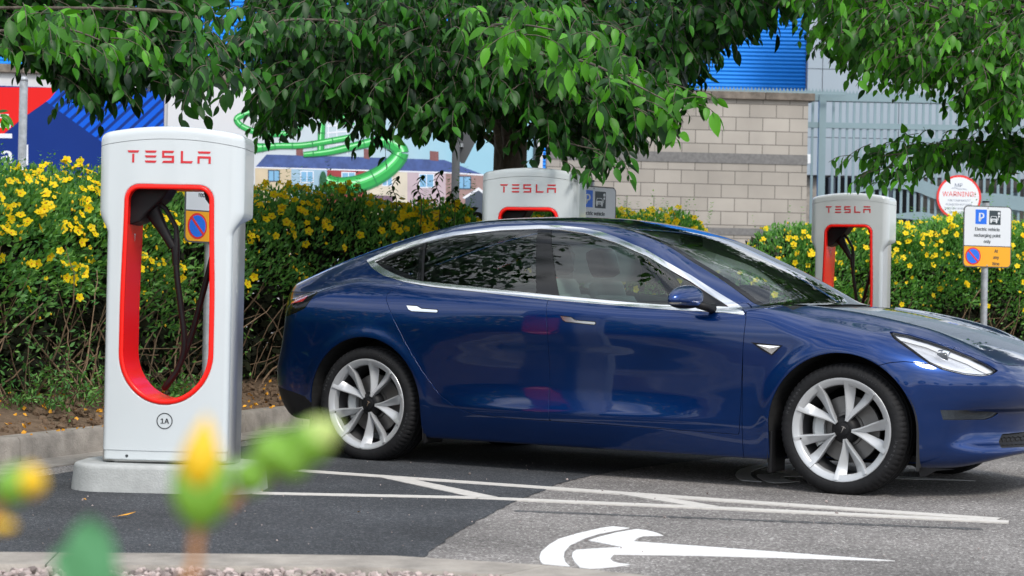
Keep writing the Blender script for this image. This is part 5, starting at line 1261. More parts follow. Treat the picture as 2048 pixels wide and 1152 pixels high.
# electric vehicle bay signs
def rrect(w, h, r, n=6, x0=0, z0=0):
    P = []
    for cx, cz, a0 in ((w / 2 - r, h / 2 - r, 0), (-w / 2 + r, h / 2 - r, 90), (-w / 2 + r, -h / 2 + r, 180), (w / 2 - r, -h / 2 + r, 270)):
        for k in range(n + 1): a = math.radians(a0 + 90 * k / n); P.append((x0 + cx + r * math.cos(a), z0 + cz + r * math.sin(a)))
    return P
def ev_sign(loc, yaw, ztop, label):
    """sign on a galvanised pole; local origin at the pole foot, face towards -y; yaw about z"""
    o = empty('bay_sign', loc, yaw, label, 'sign', 'electric vehicle bay signs')
    W_, H_ = .530, .605; zc = ztop - H_ / 2; fr = lambda d: (lambda a, b: (a, -d, b))
    MB().tube([(0, 0, 0), (0, 0, ztop + .035)], .034, 20).build('pole', M['galv'], o, smooth=False, ang=40)
    MB().tube([(0, 0, ztop + .035), (0, 0, ztop + .05)], .036, 20).build('pole_cap', M['black_plastic'], o)
    MB().poly(rrect(W_, H_, .045, 6, 0, zc), fr(.038), .005, (0, -1, 0)).build('backing', M['sign_back'], o, fix=True)
    i_ = .010; H2 = H_ * .655; w2 = W_ - 2 * i_
    up = [p for p in rrect(w2, H_ - 2 * i_, .038, 6, 0, zc)]
    zs_ = ztop - H2
    U = [p for p in up if p[1] > zs_]; U = sorted(U, key=lambda p: math.atan2(p[1] - zc, p[0])); U = [(w2 / 2, zs_ + .004)] + [p for p in rrect(w2, H_ - 2 * i_, .038, 6, 0, zc) if p[1] > zs_ + .004] + [(-w2 / 2, zs_ + .004)]
    D = [(-w2 / 2, zs_ - .005)] + [p for p in rrect(w2, H_ - 2 * i_, .038, 6, 0, zc) if p[1] < zs_ - .005] + [(w2 / 2, zs_ - .005)]
    wp = MB().poly(U, fr(.0432), .002, (0, -1, 0)).build('white_panel', M['sign_white'], o, fix=True)
    ap = MB().poly(D, fr(.0432), .002, (0, -1, 0)).build('amber_panel', M['sign_amber'], o, fix=True)
    k = W_ / 511.; X = lambda px: (px - 688) * k; Zp = lambda py: ztop - (py - 385) * H_ / 637.   # layout read off one sign
    rc = lambda a, b, c, d: [(X(a), Zp(d)), (X(c), Zp(d)), (X(c), Zp(b)), (X(a), Zp(b))]
    MB().poly(rc(556, 424, 675, 574), fr(.0455), .001, (0, -1, 0)).build('parking_symbol', M['sign_blue'], wp, fix=True)
    tb = MB(); text_into(tb, 'P', .165, Matrix.Translation((X(618), -.0475, Zp(503))) @ RX, bold=True, sx=.92); tb.build('letter', M['sign_white'], wp)
    MB().poly(rc(702, 430, 823, 577), fr(.0455), .001, (0, -1, 0)).build('vehicle_symbol', M['sign_dark'], wp, fix=True)
    ic = MB()
    for P in ([(722, 488), (776, 488), (790, 516), (710, 516)], [(712, 514), (788, 514), (790, 545), (710, 545)], [(714, 545), (728, 545), (728, 560), (714, 560)], [(772, 545), (786, 545), (786, 560), (772, 560)], [(794, 500), (799, 500), (799, 530), (794, 530)]):
        ic.poly([(X(a), Zp(b)) for a, b in P], fr(.0470), .0012, (0, -1, 0))
    for (cx, cy, r) in ((804, 459, 13), (804, 490, 10)): ic.poly([(X(cx) + r * k * math.cos(a), Zp(cy) + r * k * math.sin(a)) for a in [2 * math.pi * q / 20 for q in range(20)]], fr(.0470), .0012, (0, -1, 0))
    ico_ = ic.build('icon', M['sign_white'], wp, fix=True)
    gl_ = MB()
    gl_.poly([(X(a), Zp(b)) for a, b in ((727, 493), (771, 493), (781, 513), (717, 513))], fr(.0486), .0008, (0, -1, 0))
    for yy in (526, 532, 538): gl_.poly(rc(734, yy, 766, yy + 3), fr(.0486), .0008, (0, -1, 0))
    gl_.build('icon_detail', M['sign_dark'], wp, fix=True)
    tb = MB()
    for t, y in (('Electric vehicle', 626), ('recharging point', 690), ('only', 752)): text_into(tb, t, .0635, Matrix.Translation((X(684), -.0462, Zp(y))) @ RX, bold=True, sx=.86)
    tb.build('text', M['sign_dark'], wp)
    tb = MB()
    for t, y in (('At', 850), ('any', 914), ('time', 980)): text_into(tb, t, .064, Matrix.Translation((X(782), -.0462, Zp(y))) @ RX, bold=True, sx=.86)
    tb.build('text', M['sign_dark'], ap)
    cx, cz, r = X(538), Zp(908), .079
    circ = lambda r_: [(cx + r_ * math.cos(a), cz + r_ * math.sin(a)) for a in [2 * math.pi * q / 40 for q in range(40)]]
    MB().poly(circ(r * 1.08), fr(.0455), .001, (0, -1, 0)).build('roundel', M['sign_red'], ap, fix=True)
    MB().poly(circ(r * .90), fr(.0470), .001, (0, -1, 0)).build('roundel_field', M['sign_blue'], ap, fix=True)
    d = Vector((.7, -.72)); nn = Vector((.72, .7)) * .0085; c = Vector((cx, cz))
    MB().poly([tuple(c - d * r + nn), tuple(c - d * r - nn), tuple(c + d * r - nn), tuple(c + d * r + nn)], fr(.0485), .001, (0, -1, 0)).build('roundel_bar', M['sign_red'], ap, fix=True)
    bl = MB()
    for z in (ztop - .02, ztop - H_ + .02): bl.lathe([(0, -.0485), (.006, -.0485), (.007, -.0455)], 12, Matrix.Translation((0, 0, z)), 'y')
    bl.build('bolt', M['galv'], o, fix=True)
    return o
ev_sign((at(417, 600, 12.9).x, 12.9, .15), math.radians(52), 1.725, 'amber and white bay sign half hidden behind the slot of the nearest charging post')
ev_sign((at(1176, 600, 16.4).x, 16.4, .15), math.radians(42), 1.905 - .15, 'electric vehicle bay sign peeping out beside the charging post above the car roof')
ev_sign((at(1968, 600, 19.3).x, 19.3, .20), math.radians(16), 1.957 - .20, 'electric vehicle bay sign in full view in front of the right hedge')
# posts
p = at(38, 600, 24.0); gp = empty('lamp_post', (p.x, 24.0, 0), 0, 'plain galvanised post standing before the navy and red banner at the left edge', 'post')
zt_ = at(38, 162, 24).z; MB().tube([(0, 0, 0), (0, 0, zt_)], .05, 24).build('pole', M['galv'], gp, ang=40); MB().lathe([(0, zt_ + .06), (.035, zt_ + .05), (.055, zt_), (.05, zt_)], 20).build('pole_cap', M['galv'], gp, smooth=True)
zb2 = at(38, 352, 24).z; MB().lathe([(.05, zb2 + .10), (.062, zb2 + .04), (.085, zb2), (.085, 0)], 24).build('pole_sleeve', M['galv'], gp, smooth=True)
p = at(906, 600, 22.0); yp = empty('give_way_sign', (p.x, 22.0, 0), math.radians(-8), 'back of a triangular road sign on a grey pole left of the trunk', 'sign')
MB().tube([(0, 0, 0), (0, 0, 3.35)], .046, 24).build('pole', M['sign_back'], yp, ang=40)
zb3 = at(918, 326, 22).z
MB().poly([(.06, zb3), (.10, zb3), (.46, zb3 + .72), (.40, zb3 + .78), (-.36, zb3 + .78), (-.40, zb3 + .72)], lambda a, b: (a - .01, .052, b), .006, (0, 1, 0)).build('plate', M['sign_back'], yp, fix=True)
for z in (zb3 + .2, zb3 + .6): MB().box(-.075, .075, -.02, .052, z - .02, z + .02).build('clamp', M['galv'], yp)
# ------------------------------------------------------------------ plants
print('plants')
# leaf templates: local y along the leaf, z its upper side
def leaf_tpl(n=4, w=.42, fold=.10, droop=.16):
    V = []; 
    for i in range(n + 1):
        t = i / n; hw = w * .5 * (math.sin(math.pi * min(1, t * .96 + .04)) ** .8) * (1 - .25 * t) if 0 < i < n else 0
        z = -droop * t * t
        V.append([(-hw, t, z + fold * hw * 2), (0, t, z), (hw, t, z + fold * hw * 2)])
    vs = [V[0][1]]; 
    for i in range(1, n): vs += V[i]
    vs.append(V[n][1]); F = []
    F += [(0, 2, 1, 1), (0, 3, 2, 2)]
    for i in range(1, n - 1):
        a = 1 + 3 * (i - 1); b = a + 3; F += [(a, a + 1, b + 1, b), (a + 1, a + 2, b + 2, b + 1)]
    a = 1 + 3 * (n - 2); e = len(vs) - 1; F += [(a, a + 1, e, e), (a + 1, a + 2, e, e)]
    T = []
    for f in F:
        f = list(dict.fromkeys(f))
        if len(f) == 4: T += [(f[0], f[1], f[2]), (f[0], f[2], f[3])]
        else: T.append(tuple(f))
    return np.array(vs, float), np.array(T)
LT, LF = leaf_tpl(5, .54, .14, .26)
LT2, LF2 = leaf_tpl(3, .40, .08, .12)
def twig_leaves(P0, D, L_, nl, leaf_len, hang=1.2):
    """leaves along drooping twigs; returns leaf bases, directions, ups, lengths and twig polylines"""
    n = len(P0); B = []; A = []; U = []; S = []; K = 5
    D = D / np.linalg.norm(D, axis=1)[:, None]
    pts = [P0]; d = D.copy()
    for k in range(K):
        d = d + np.array([0, 0, -.10 - .05 * k]); d /= np.linalg.norm(d, axis=1)[:, None]; pts.append(pts[-1] + d * (L_ / K)[:, None])
    pts = np.stack(pts, 1)
    for j in range(nl):
        t = (j + .6) / nl * K * RNG.uniform(.92, 1.0, n); t = np.clip(t, 0, K - 1e-3); i = t.astype(int); f = (t - i)[:, None]
        a = pts[np.arange(n), i]; b = pts[np.arange(n), i + 1]; p = a * (1 - f) + b * f; td = b - a; td /= np.linalg.norm(td, axis=1)[:, None]
        side_ = np.cross(td, [0, 0, 1.]); side_ /= np.maximum(np.linalg.norm(side_, axis=1), 1e-3)[:, None]
        sg = 1 if j % 2 else -1
        dr = td * RNG.uniform(.2, .9, (n, 1)) + side_ * sg * RNG.uniform(.3, 1.0, (n, 1)) + np.array([0, 0, -1.]) * hang * RNG.uniform(.0, 1.3, (n, 1)) + RNG.normal(0, .32, (n, 3))
        dr /= np.linalg.norm(dr, axis=1)[:, None]
        up = side_ * sg * .7 + td * .5 + np.array([0, -.25, .8]) + RNG.normal(0, .42, (n, 3))
        B.append(p); A.append(dr); U.append(up); S.append(leaf_len * RNG.uniform(.5, 1.2, n))
    return np.concatenate(B), np.concatenate(A), np.concatenate(U), np.concatenate(S), pts
def tubes_np(P, r0, r1, n=4):
    """P (m,k,3) polylines -> verts, faces"""
    m, k, _ = P.shape; T = np.gradient(P, axis=1); T /= np.maximum(np.linalg.norm(T, axis=2), 1e-9)[..., None]
    ref = np.where(np.abs(T[:, :, 2:3]) > .9, np.array([1., 0, 0]), np.array([0, 0, 1.])); X = np.cross(T, ref); X /= np.linalg.norm(X, axis=2)[..., None]; Y = np.cross(T, X)
    a = 2 * math.pi * np.arange(n) / n; r = (np.linspace(0, 1, k)[None, :] * (np.asarray(r1) - np.asarray(r0))[:, None] + np.asarray(r0)[:, None])[..., None, None]
    V = P[:, :, None, :] + r * (X[:, :, None, :] * np.cos(a)[:, None] + Y[:, :, None, :] * np.sin(a)[:, None])
    base = (np.arange(m) * k * n)[:, None, None]; i = np.arange(k - 1)[None, :, None]; j = np.arange(n)[None, None, :]; j2 = (j + 1) % n
    F = np.stack([base + i * n + j, base + (i + 1) * n + j, base + (i + 1) * n + j2, base + i * n + j2], -1)
    return V.reshape(-1, 3), F.reshape(-1, 4)
def tree(name, label, trunk, r_tr, hts, fld, N_tw, leaf_len, mat, box, extra_top, group):
    """fld(x,y) -> lowest foliage height; twigs start between it and the crown top"""
    o = empty(name, trunk, 0, label, 'tree', group)
    T0 = np.array(trunk)
    # trunk with roots flare
    tp = [Vector((0, 0, -.1)), Vector((.02, 0, .5)), Vector((-.03, .02, 1.2)), Vector((.02, 0, 2.0)), Vector((0, .05, hts))]
    q = curve_pts(tp, 8); V = []; F = []; n = 40; k = len(q)
    for i, p in enumerate(q):
        t = i / (k - 1); r = r_tr * (1.35 - .35 * min(1, t * 4) - .22 * t)
        for j in range(n):
            a = 2 * math.pi * j / n; rr = r * (1 + .05 * math.sin(5 * a + t * 4) + .03 * math.sin(11 * a - t * 9) + .02 * random.uniform(-1, 1)); V.append((p.x + rr * math.cos(a), p.y + rr * math.sin(a), p.z))
    F = [(i * n + j, i * n + (j + 1) % n, (i + 1) * n + (j + 1) % n, (i + 1) * n + j) for i in range(k - 1) for j in range(n)]
    mesh_np('trunk', V, F, M['bark'], o)
    # twig origins
    n = N_tw; P = np.empty((0, 3))
    while len(P) < n:
        X = RNG.uniform(box[0], box[1], n * 3); Y = RNG.uniform(box[2], box[3], n * 3)
        zb = fld(X, Y); ok = np.isfinite(zb); X, Y, zb = X[ok], Y[ok], zb[ok]
        h = RNG.exponential(.62, len(X)); keep = h < extra_top; X, Y, zb, h = X[keep], Y[keep], zb[keep], h[keep]
        P = np.concatenate([P, np.stack([X, Y, zb + .17 + h], 1)])
    P = P[:n]; c = np.array([T0[0], T0[1], hts + .3])
    D = P - c; D[:, 2] = np.abs(D[:, 2]) * .1; D /= np.maximum(np.linalg.norm(D, axis=1), .1)[:, None]; D += RNG.normal(0, .5, D.shape); D[:, 2] = D[:, 2] * .3 - .1
    L_ = RNG.uniform(.22, .48, n)
    B, A, U, S, pts = twig_leaves(P, D, L_, 7, leaf_len)
    R = rot_from(A, U); 
    ob = scatter(LT, LF, B - T0, np.stack([S * RNG.uniform(.85, 1.1, len(S)), S, S], 1), R, 'crown', mat, o)
    Vt, Ft = tubes_np(pts - T0, np.full(n, .0035), np.full(n, .0015), 4)
    # limbs from trunk to twig clusters
    m = 70; idx = RNG.choice(n, m, replace=False); st = np.stack([np.zeros(m), np.zeros(m), RNG.uniform(1.9, hts, m)], 1); en = P[idx] - T0 + np.array([0, 0, .1])
    tt = np.linspace(0, 1, 10)[None, :, None]; mid = (st + en) / 2 + np.array([0, 0, 1.]) * .35 + RNG.normal(0, .18, (m, 3)); LP = (1 - tt) ** 2 * st[:, None] + 2 * tt * (1 - tt) * mid[:, None] + tt ** 2 * en[:, None] + RNG.normal(0, .02, (m, 10, 3))
    V2, F2 = tubes_np(LP, RNG.uniform(.018, .05, m), np.full(m, .006), 6)
    mesh_np('limbs', np.concatenate([Vt, V2]), np.concatenate([Ft, F2 + len(Vt)]), M['bark'], o)
    return o
def profile_fn(pts, Yref, amp=.10, seed=1):
    """lower edge of a crown as height over x, with lobes; nan where there is no crown"""
    xs = [p[0] for p in pts]; zs_ = [p[1] for p in pts]
    def f(X, Y):
        z = np.interp(X * Yref / Y, xs, zs_, left=np.nan, right=np.nan)
        return CAM_LOC.z + (z - CAM_LOC.z) * (Y / Yref) + amp * (np.sin(X * 6.1 + seed) * np.sin(Y * 5.3 + seed * 2) + .6 * np.sin(X * 13 + Y * 9 + seed))
    return f
def px_profile(P, Y): return [(at(x, y, Y).x, at(x, y, Y).z) for x, y in P]
profC = px_profile([(545, -60), (550, 120), (560, 250), (585, 262), (610, 270), (650, 228), (690, 200), (735, 262), (765, 285), (785, 225), (830, 255), (880, 285), (940, 270), (985, 225), (1045, 225), (1100, 300), (1160, 315), (1210, 300), (1255, 282), (1295, 250), (1330, 165), (1370, 120), (1420, 90), (1470, 60), (1530, 10), (1600, -10), (1650, -60)], 13)
fC = profile_fn(profC, 13, .05, 1)
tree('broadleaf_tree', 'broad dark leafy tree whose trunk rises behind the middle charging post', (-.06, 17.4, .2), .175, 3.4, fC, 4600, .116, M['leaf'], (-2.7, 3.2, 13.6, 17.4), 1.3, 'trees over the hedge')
# upper crown filling out the tree above the picture
profL = px_profile([(-400, 60), (-60, 80), (10, 120), (45, 150), (90, 185), (140, 222), (180, 205), (225, 150), (270, 150), (305, 200), (330, 200), (350, 60), (365, -20), (380, -80)], 14.4)
fL = profile_fn(profL, 14.4, .05, 4)
tree('broadleaf_tree', 'leafy tree reaching in from the left above the nearest charging post', (-5.9, 14.9, .2), .15, 3.2, fL, 1800, .125, M['leaf'], (-7.0, -.9, 13.5, 15.4), 1.3, 'trees over the hedge')
profR = px_profile([(1600, -60), (1640, 10), (1680, 60), (1710, 110), (1760, 150), (1810, 165), (1860, 190), (1900, 190), (1950, 170), (1990, 260), (2060, 250), (2500, 200)], 13.5)
fR = profile_fn(profR, 13.5, .05, 7)
tR = tree('broadleaf_tree', 'bright green leafy tree reaching in from the right above the gate', (5.9, 14.9, .2), .16, 3.0, fR, 2500, .090, M['leaf_lit'], (1.9, 6.6, 12.3, 14.7), 1.3, 'trees over the hedge')
# low side branches carrying leaves
def branch(o, pts, nt, leaf_len, mat, spread=.28, Ll=(.18, .34)):
    T0 = np.array(o.location); Q = np.array([p[:] for p in curve_pts(pts, 8)]); i = RNG.integers(0, len(Q) - 1, nt); f = RNG.uniform(0, 1, (nt, 1)); P = Q[i] * (1 - f) + Q[i + 1] * f + RNG.normal(0, spread, (nt, 3)) * np.array([1, 1.4, .55])
    D = (Q[i + 1] - Q[i]); D /= np.linalg.norm(D, axis=1)[:, None]; D = D + RNG.normal(0, .5, D.shape); D[:, 2] *= .4
    B, A, U, S, tw = twig_leaves(P, D, RNG.uniform(*Ll, nt), 7, leaf_len); scatter(LT, LF, B - T0, np.stack([S, S, S], 1), rot_from(A, U), 'foliage', mat, o)
    V1, F1 = tubes_np(tw - T0, np.full(nt, .003), np.full(nt, .0015), 4); V2, F2 = tubes_np((Q - T0)[None], np.array([.012]), np.array([.004]), 6)
    mesh_np('branch_wood', np.concatenate([V1, V2]), np.concatenate([F1, F2 + len(V1)]), M['bark'], o)
A_ = lambda x, y, Y: tuple(at(x, y, Y))
branch(tR, [A_(2250, 200, 14.4), A_(2080, 270, 13.9), A_(1950, 285, 13.5), A_(1850, 300, 13.3), A_(1765, 312, 13.1)], 125, .094, M['leaf_lit'], .11)
branch(tR, [A_(2250, 200, 14.4), A_(2100, 290, 13.9), A_(2010, 320, 13.5)], 60, .094, M['leaf_lit'], .10)
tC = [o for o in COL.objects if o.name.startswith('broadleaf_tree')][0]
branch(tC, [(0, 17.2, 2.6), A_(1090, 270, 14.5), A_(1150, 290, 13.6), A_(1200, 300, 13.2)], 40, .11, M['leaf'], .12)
branch(tC, [(0, 17.0, 3.0), A_(980, 60, 12.5), A_(1040, 50, 11.0), A_(1110, 60, 10.4)], 46, .125, M['leaf_lit'], .15)
branch(tC, [(0, 17.0, 3.0), A_(1150, 120, 13), A_(1250, 160, 11.6), A_(1330, 200, 11.2)], 60, .122, M['leaf_lit'], .13)
tL = [o for o in COL.objects if o.name.startswith('broadleaf_tree')][1]
branch(tL, [(-5.2, 13.2, 2.6), A_(60, 60, 11), A_(140, 60, 10.6), A_(200, 80, 10.4)], 30, .12, M['leaf_lit'], .12)
branch(tC, [(0, 17.0, 3.2), A_(640, 40, 13), A_(540, 60, 12.2), A_(480, 90, 11.8), A_(445, 150, 11.6)], 46, .115, M['leaf'], .13)
branch(tL, [(-5.2, 13.2, 2.8), A_(300, 20, 11.5), A_(380, 70, 11.2), A_(420, 120, 11.0), A_(455, 170, 11.0)], 26, .11, M['leaf'], .12)
# upper crown of the left tree, above the picture
def upper(o, c, r, n, s0, s1):
    T0 = np.array(o.location); d = RNG.normal(size=(n, 3)); d /= np.linalg.norm(d, axis=1)[:, None]; P = d * (RNG.uniform(.25, 1, n) ** .45)[:, None] * np.array(r) + np.array(c); P += RNG.normal(0, .12, P.shape); S = RNG.uniform(s0, s1, n)
    A = RNG.normal(0, .5, (n, 3)) + np.array([0, 0, -.7]); scatter(LT2, LF2, P - T0, np.stack([S * 1.2, S, S], 1), rot_from(A, RNG.normal(0, 1, (n, 3))), 'upper_crown', M['leaf'], o)
upper(tL, (-5.6, 12.6, 6.3), (2.7, 3.0, 2.6), 7000, .14, .24)
# ---------------- flowering hedge
PE = []                                    # five petals
for k in range(5):
    a = 2 * math.pi * k / 5
    for (r, w, z) in ((.06, .10, .02), (.30, .22, .10), (.50, .10, .13)):
        for s_ in (-1, 1): PE.append((r * math.cos(a) - s_ * w * math.sin(a), r * math.sin(a) + s_ * w * math.cos(a), z))
PE = np.array(PE); PF = []
for k in range(5):
    b = 6 * k; PF += [(b, b + 1, b + 3, b + 2), (b + 2, b + 3, b + 5, b + 4)]
PF = np.array(PF)
me_fl = bpy.data.meshes.new('flower')
cv = [(0.0, 0, .16)] + [(.09 * math.cos(2 * math.pi * k / 6), .09 * math.sin(2 * math.pi * k / 6), .07) for k in range(6)]
me_fl.from_pydata([tuple(v) for v in PE] + cv, [], [tuple(int(i) for i in f) for f in PF] + [(30, 31 + k, 31 + (k + 1) % 6) for k in range(6)])
me_fl.materials.append(M['petal']); me_fl.materials.append(M['stamen'])
for i, p in enumerate(me_fl.polygons): p.material_index = 1 if i >= 10 else 0
KB = np.array(KERB); dK = np.concatenate([[0], np.cumsum(np.linalg.norm(np.diff(KB, axis=0), axis=1))])
def along(s, d):
    x = np.interp(s, dK, KB[:, 0]); y = np.interp(s, dK, KB[:, 1]); e = .15
    tx = np.interp(s + e, dK, KB[:, 0]) - np.interp(s - e, dK, KB[:, 0]); ty = np.interp(s + e, dK, KB[:, 1]) - np.interp(s - e, dK, KB[:, 1]); l = np.hypot(tx, ty) + 1e-9
    return x - ty / l * d, y + tx / l * d, tx / l, ty / l
def s_at_px(px, d=1.0):
    ss = np.linspace(0, dK[-1], 2000); x, y, _, _ = along(ss, d); ok = y > 8; pp = 1024 + 3909.6 * x / y; return ss[ok][np.argmin(np.abs(pp[ok] - px))]
def hedge(label, s0, s1, top, nleaf, nflow, nstem, dc=1.30, hw=.62, group='flowering hedge runs', individual=100, zlow=.70, endround=.5):
    sm = (s0 + s1) / 2; ox, oy, _, _ = along(np.array([sm]), dc); O = np.array([ox[0], oy[0], .2]); o = empty('flowering_hedge', tuple(O), 0, label, 'hedge', group)
    topf = lambda s: np.interp(s, [p[0] for p in top], [p[1] for p in top]) + .05 * np.sin(s * 5.1) + .035 * np.sin(s * 11.7 + 1) + .02 * np.sin(s * 23)
    def surf(n, lowbias, deep):
        s = RNG.uniform(s0, s1, n); H = topf(s); ang = RNG.uniform(-.25, math.pi * .80, n)            # 0 = front horizontal, pi/2 = top
        th = np.where(RNG.uniform(0, 1, n) < .5, ang, np.abs(ang) * .75)
        e = np.minimum(s - s0, s1 - s); es = np.sqrt(np.clip(1 - (1 - np.clip(e / endround, 0, 1)) ** 2, .02, 1))
        lump = 1 + .10 * np.sin(s * 4.3 + 2 * np.sin(th * 3)) + .07 * np.sin(s * 9.1 + th * 5)
        c = np.sign(np.cos(th)) * np.abs(np.cos(th)) ** .7; sn = np.sign(np.sin(th)) * np.abs(np.sin(th)) ** .8
        rr = 1 - np.abs(RNG.normal(0, deep, n))
        zc = zlow + (H - zlow) * .35
        z = zc + np.where(sn > 0, (H - zc) * sn * es, (zc - zlow) * sn * 1.1) * rr; z = z - np.where(sn < .35, RNG.exponential(.09, n) * (1 + np.sin(s * 3.1) * .8), 0); z = np.maximum(z, .26); d = dc - hw * c * lump * rr * es
        x, y, tx, ty = along(s, d); N_ = np.stack([ty * c, -tx * c, sn + .15], 1)
        return np.stack([x, y, z], 1), N_, s, H
    P, N_, s, H = surf(nleaf, 1, .16)
    # twigs with opposite leaf pairs read as sprays
    D = N_ * .8 + RNG.normal(0, .45, N_.shape) + np.array([0, 0, .35]); D /= np.linalg.norm(D, axis=1)[:, None]
    up = np.cross(D, RNG.normal(size=D.shape)); up += np.array([0, 0, .6]); S = RNG.uniform(.032, .058, nleaf)
    scatter(LT2, LF2, P - O, np.stack([S * 1.05, S, S], 1), rot_from(D, up), 'foliage', M['shrub_leaf'], o)
    # sprays shooting out of the top
    ns = int((s1 - s0) * 26); ss = RNG.uniform(s0 + .1, s1 - .1, ns); x, y, _, _ = along(ss, dc - RNG.uniform(-.3, .5, ns)); z = topf(ss) - .10
    L_ = RNG.uniform(.10, .30, ns); dr = RNG.normal(0, .22, (ns, 3)) + np.array([0, 0, 1.]); B = []; A = []; U = []
    for j in range(9):
        f = (j / 8) ** .8; p = np.stack([x, y, z], 1) + dr * (L_ * f)[:, None]
        for sg in (1, -1):
            a = RNG.uniform(0, 6.28, ns) if j == 0 else a0 + j * 1.57; a0 = a if j == 0 else a0; v = np.stack([np.cos(a) * sg, np.sin(a) * sg, np.full(ns, .55)], 1); B.append(p); A.append(v); U.append(np.tile([0, 0, 1.], (ns, 1)))
    B, A, U = np.concatenate(B), np.concatenate(A), np.concatenate(U); S = RNG.uniform(.022, .042, len(B)); scatter(LT2, LF2, B - O, np.stack([S * .9, S, S], 1), rot_from(A, U), 'shoot_tips', M['shrub_leaf'], o)
    # stray leaves low down among the stems
    n2 = int(nleaf * .13); s_ = RNG.uniform(s0, s1, n2); d_ = dc - RNG.uniform(-.3, .75, n2); x, y, _, _ = along(s_, d_); cl = np.sin(s_ * 3.7) + np.sin(s_ * 8.3 + 1) + RNG.normal(0, .5, n2); keep = cl > .1
    z_ = .22 + RNG.uniform(0, 1, n2) ** .8 * .62; P2 = np.stack([x, y, z_], 1)[keep]; D2 = RNG.normal(0, 1, P2.shape) + np.array([0, -.5, .3]); S = RNG.uniform(.028, .050, len(P2)); scatter(LT2, LF2, P2 - O, np.stack([S, S, S], 1), rot_from(D2, RNG.normal(0, 1, P2.shape) + np.array([0, 0, 1.])), 'low_leaves', M['shrub_leaf'], o)
    # stems
    m = nstem; s_ = RNG.uniform(s0 + .05, s1 - .05, m); d0 = dc - RNG.uniform(-.45, .55, m); x0_, y0_, _, _ = along(s_, d0); s2 = s_ + RNG.normal(0, .32, m); d2 = dc - RNG.uniform(-.5, .75, m); x2, y2, _, _ = along(np.clip(s2, s0, s1), d2)
    z2 = RNG.uniform(.45, 1.25, m); a_ = np.stack([x0_, y0_, np.full(m, .18)], 1); b_ = np.stack([x2, y2, z2], 1); mid = (a_ + b_) / 2 + RNG.normal(0, .16, (m, 3)); K_ = 12; tt = np.linspace(0, 1, K_)[None, :, None]
    LP = (1 - tt) ** 2 * a_[:, None] + 2 * tt * (1 - tt) * mid[:, None] + tt ** 2 * b_[:, None]
    wob = np.cumsum(RNG.normal(0, .011, (m, K_, 3)), 1); LP += wob - wob[:, :1]
    V_, F_ = tubes_np(LP - O, RNG.uniform(.0035, .010, m), RNG.uniform(.002, .004, m), 5); mesh_np('stems', V_, F_, M['stem'], o)['kind'] = 'stuff'
    # dark interior: larger, much darker leaves keep the middle opaque
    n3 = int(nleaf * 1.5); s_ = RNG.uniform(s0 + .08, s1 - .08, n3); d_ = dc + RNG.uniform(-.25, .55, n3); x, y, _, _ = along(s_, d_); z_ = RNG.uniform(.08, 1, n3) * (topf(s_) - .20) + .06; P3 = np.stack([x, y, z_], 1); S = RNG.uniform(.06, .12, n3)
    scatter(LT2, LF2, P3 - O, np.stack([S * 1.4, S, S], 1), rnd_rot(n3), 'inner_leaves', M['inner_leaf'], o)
    # flowers
    P, N_, s, H = surf(nflow * 3, 1, .05); pr = np.clip((P[:, 2] - .55) / .9, .05, 1) ** 1.5; k = RNG.uniform(0, 1, len(P)) < pr; P, N_ = P[k][:nflow], N_[k][:nflow]
    N_ = N_ / np.linalg.norm(N_, axis=1)[:, None]; P = P + N_ * .035; Z_ = N_ * .8 + np.array([-P[:, 0], -P[:, 1], 3 - P[:, 2]]).T / 22 + RNG.normal(0, .45, N_.shape); Z_ /= np.linalg.norm(Z_, axis=1)[:, None]
    Xv = np.cross(Z_, RNG.normal(size=Z_.shape)); Xv /= np.linalg.norm(Xv, axis=1)[:, None]; R = np.stack([Xv, np.cross(Z_, Xv), Z_], 2); S = RNG.uniform(.050, .074, len(P)) * np.where(RNG.uniform(0, 1, len(P)) < .28, .55, 1)
    vis = S / P[:, 1] * np.clip(.3 - N_[:, 1], .05, 1.3); order = np.argsort(-vis)
    ind = order[:individual]; rest = order[individual:]
    for i in ind:
        f_ = bpy.data.objects.new('flower', me_fl); COL.objects.link(f_); f_.parent = o
        f_.matrix_local = Matrix.Translation(Vector(P[i] - O)) @ Matrix([[*R[i][0], 0], [*R[i][1], 0], [*R[i][2], 0], [0, 0, 0, 1]]) @ Matrix.Scale(S[i], 4)
    if len(rest):
        st = S[rest][:, None]; q = scatter(PE, PF, P[rest] - O, np.repeat(st, 3, 1), R[rest], 'blossom', M['petal'], o, False); q['kind'] = 'stuff'
        c_v = np.array(cv); c_f = np.array([(0, 1 + k, 1 + (k + 1) % 6) for k in range(6)]); q = scatter(c_v, c_f, P[rest] - O, np.repeat(st, 3, 1), R[rest], 'blossom_centres', M['stamen'], o, False); q['kind'] = 'stuff'
    # buds
    nb = nflow // 2; Pb, Nb, _, _ = surf(nb, 1, .04); sb_ = RNG.uniform(.005, .010, nb); Pb = Pb + Nb / np.linalg.norm(Nb, axis=1)[:, None] * .03
    q = scatter(iv, it, Pb - O, np.stack([sb_, sb_, sb_ * 1.6], 1), None, 'buds', M['bud_yellow'], o); q['kind'] = 'stuff'
    return o
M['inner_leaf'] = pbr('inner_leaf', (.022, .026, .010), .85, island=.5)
sA0 = float(np.interp(6.0, KB[:, 1], dK)); s_car = s_at_px(985, 1.0)
hz = lambda px, py, d=1.0: (s_at_px(px, d), None)
def top_list(L_):
    out = []
    for px, py in L_:
        s = s_at_px(px, 1.2); x, y, _, _ = along(np.array([s]), 1.2); out.append((s, at(px, py, y[0]).z))
    return out
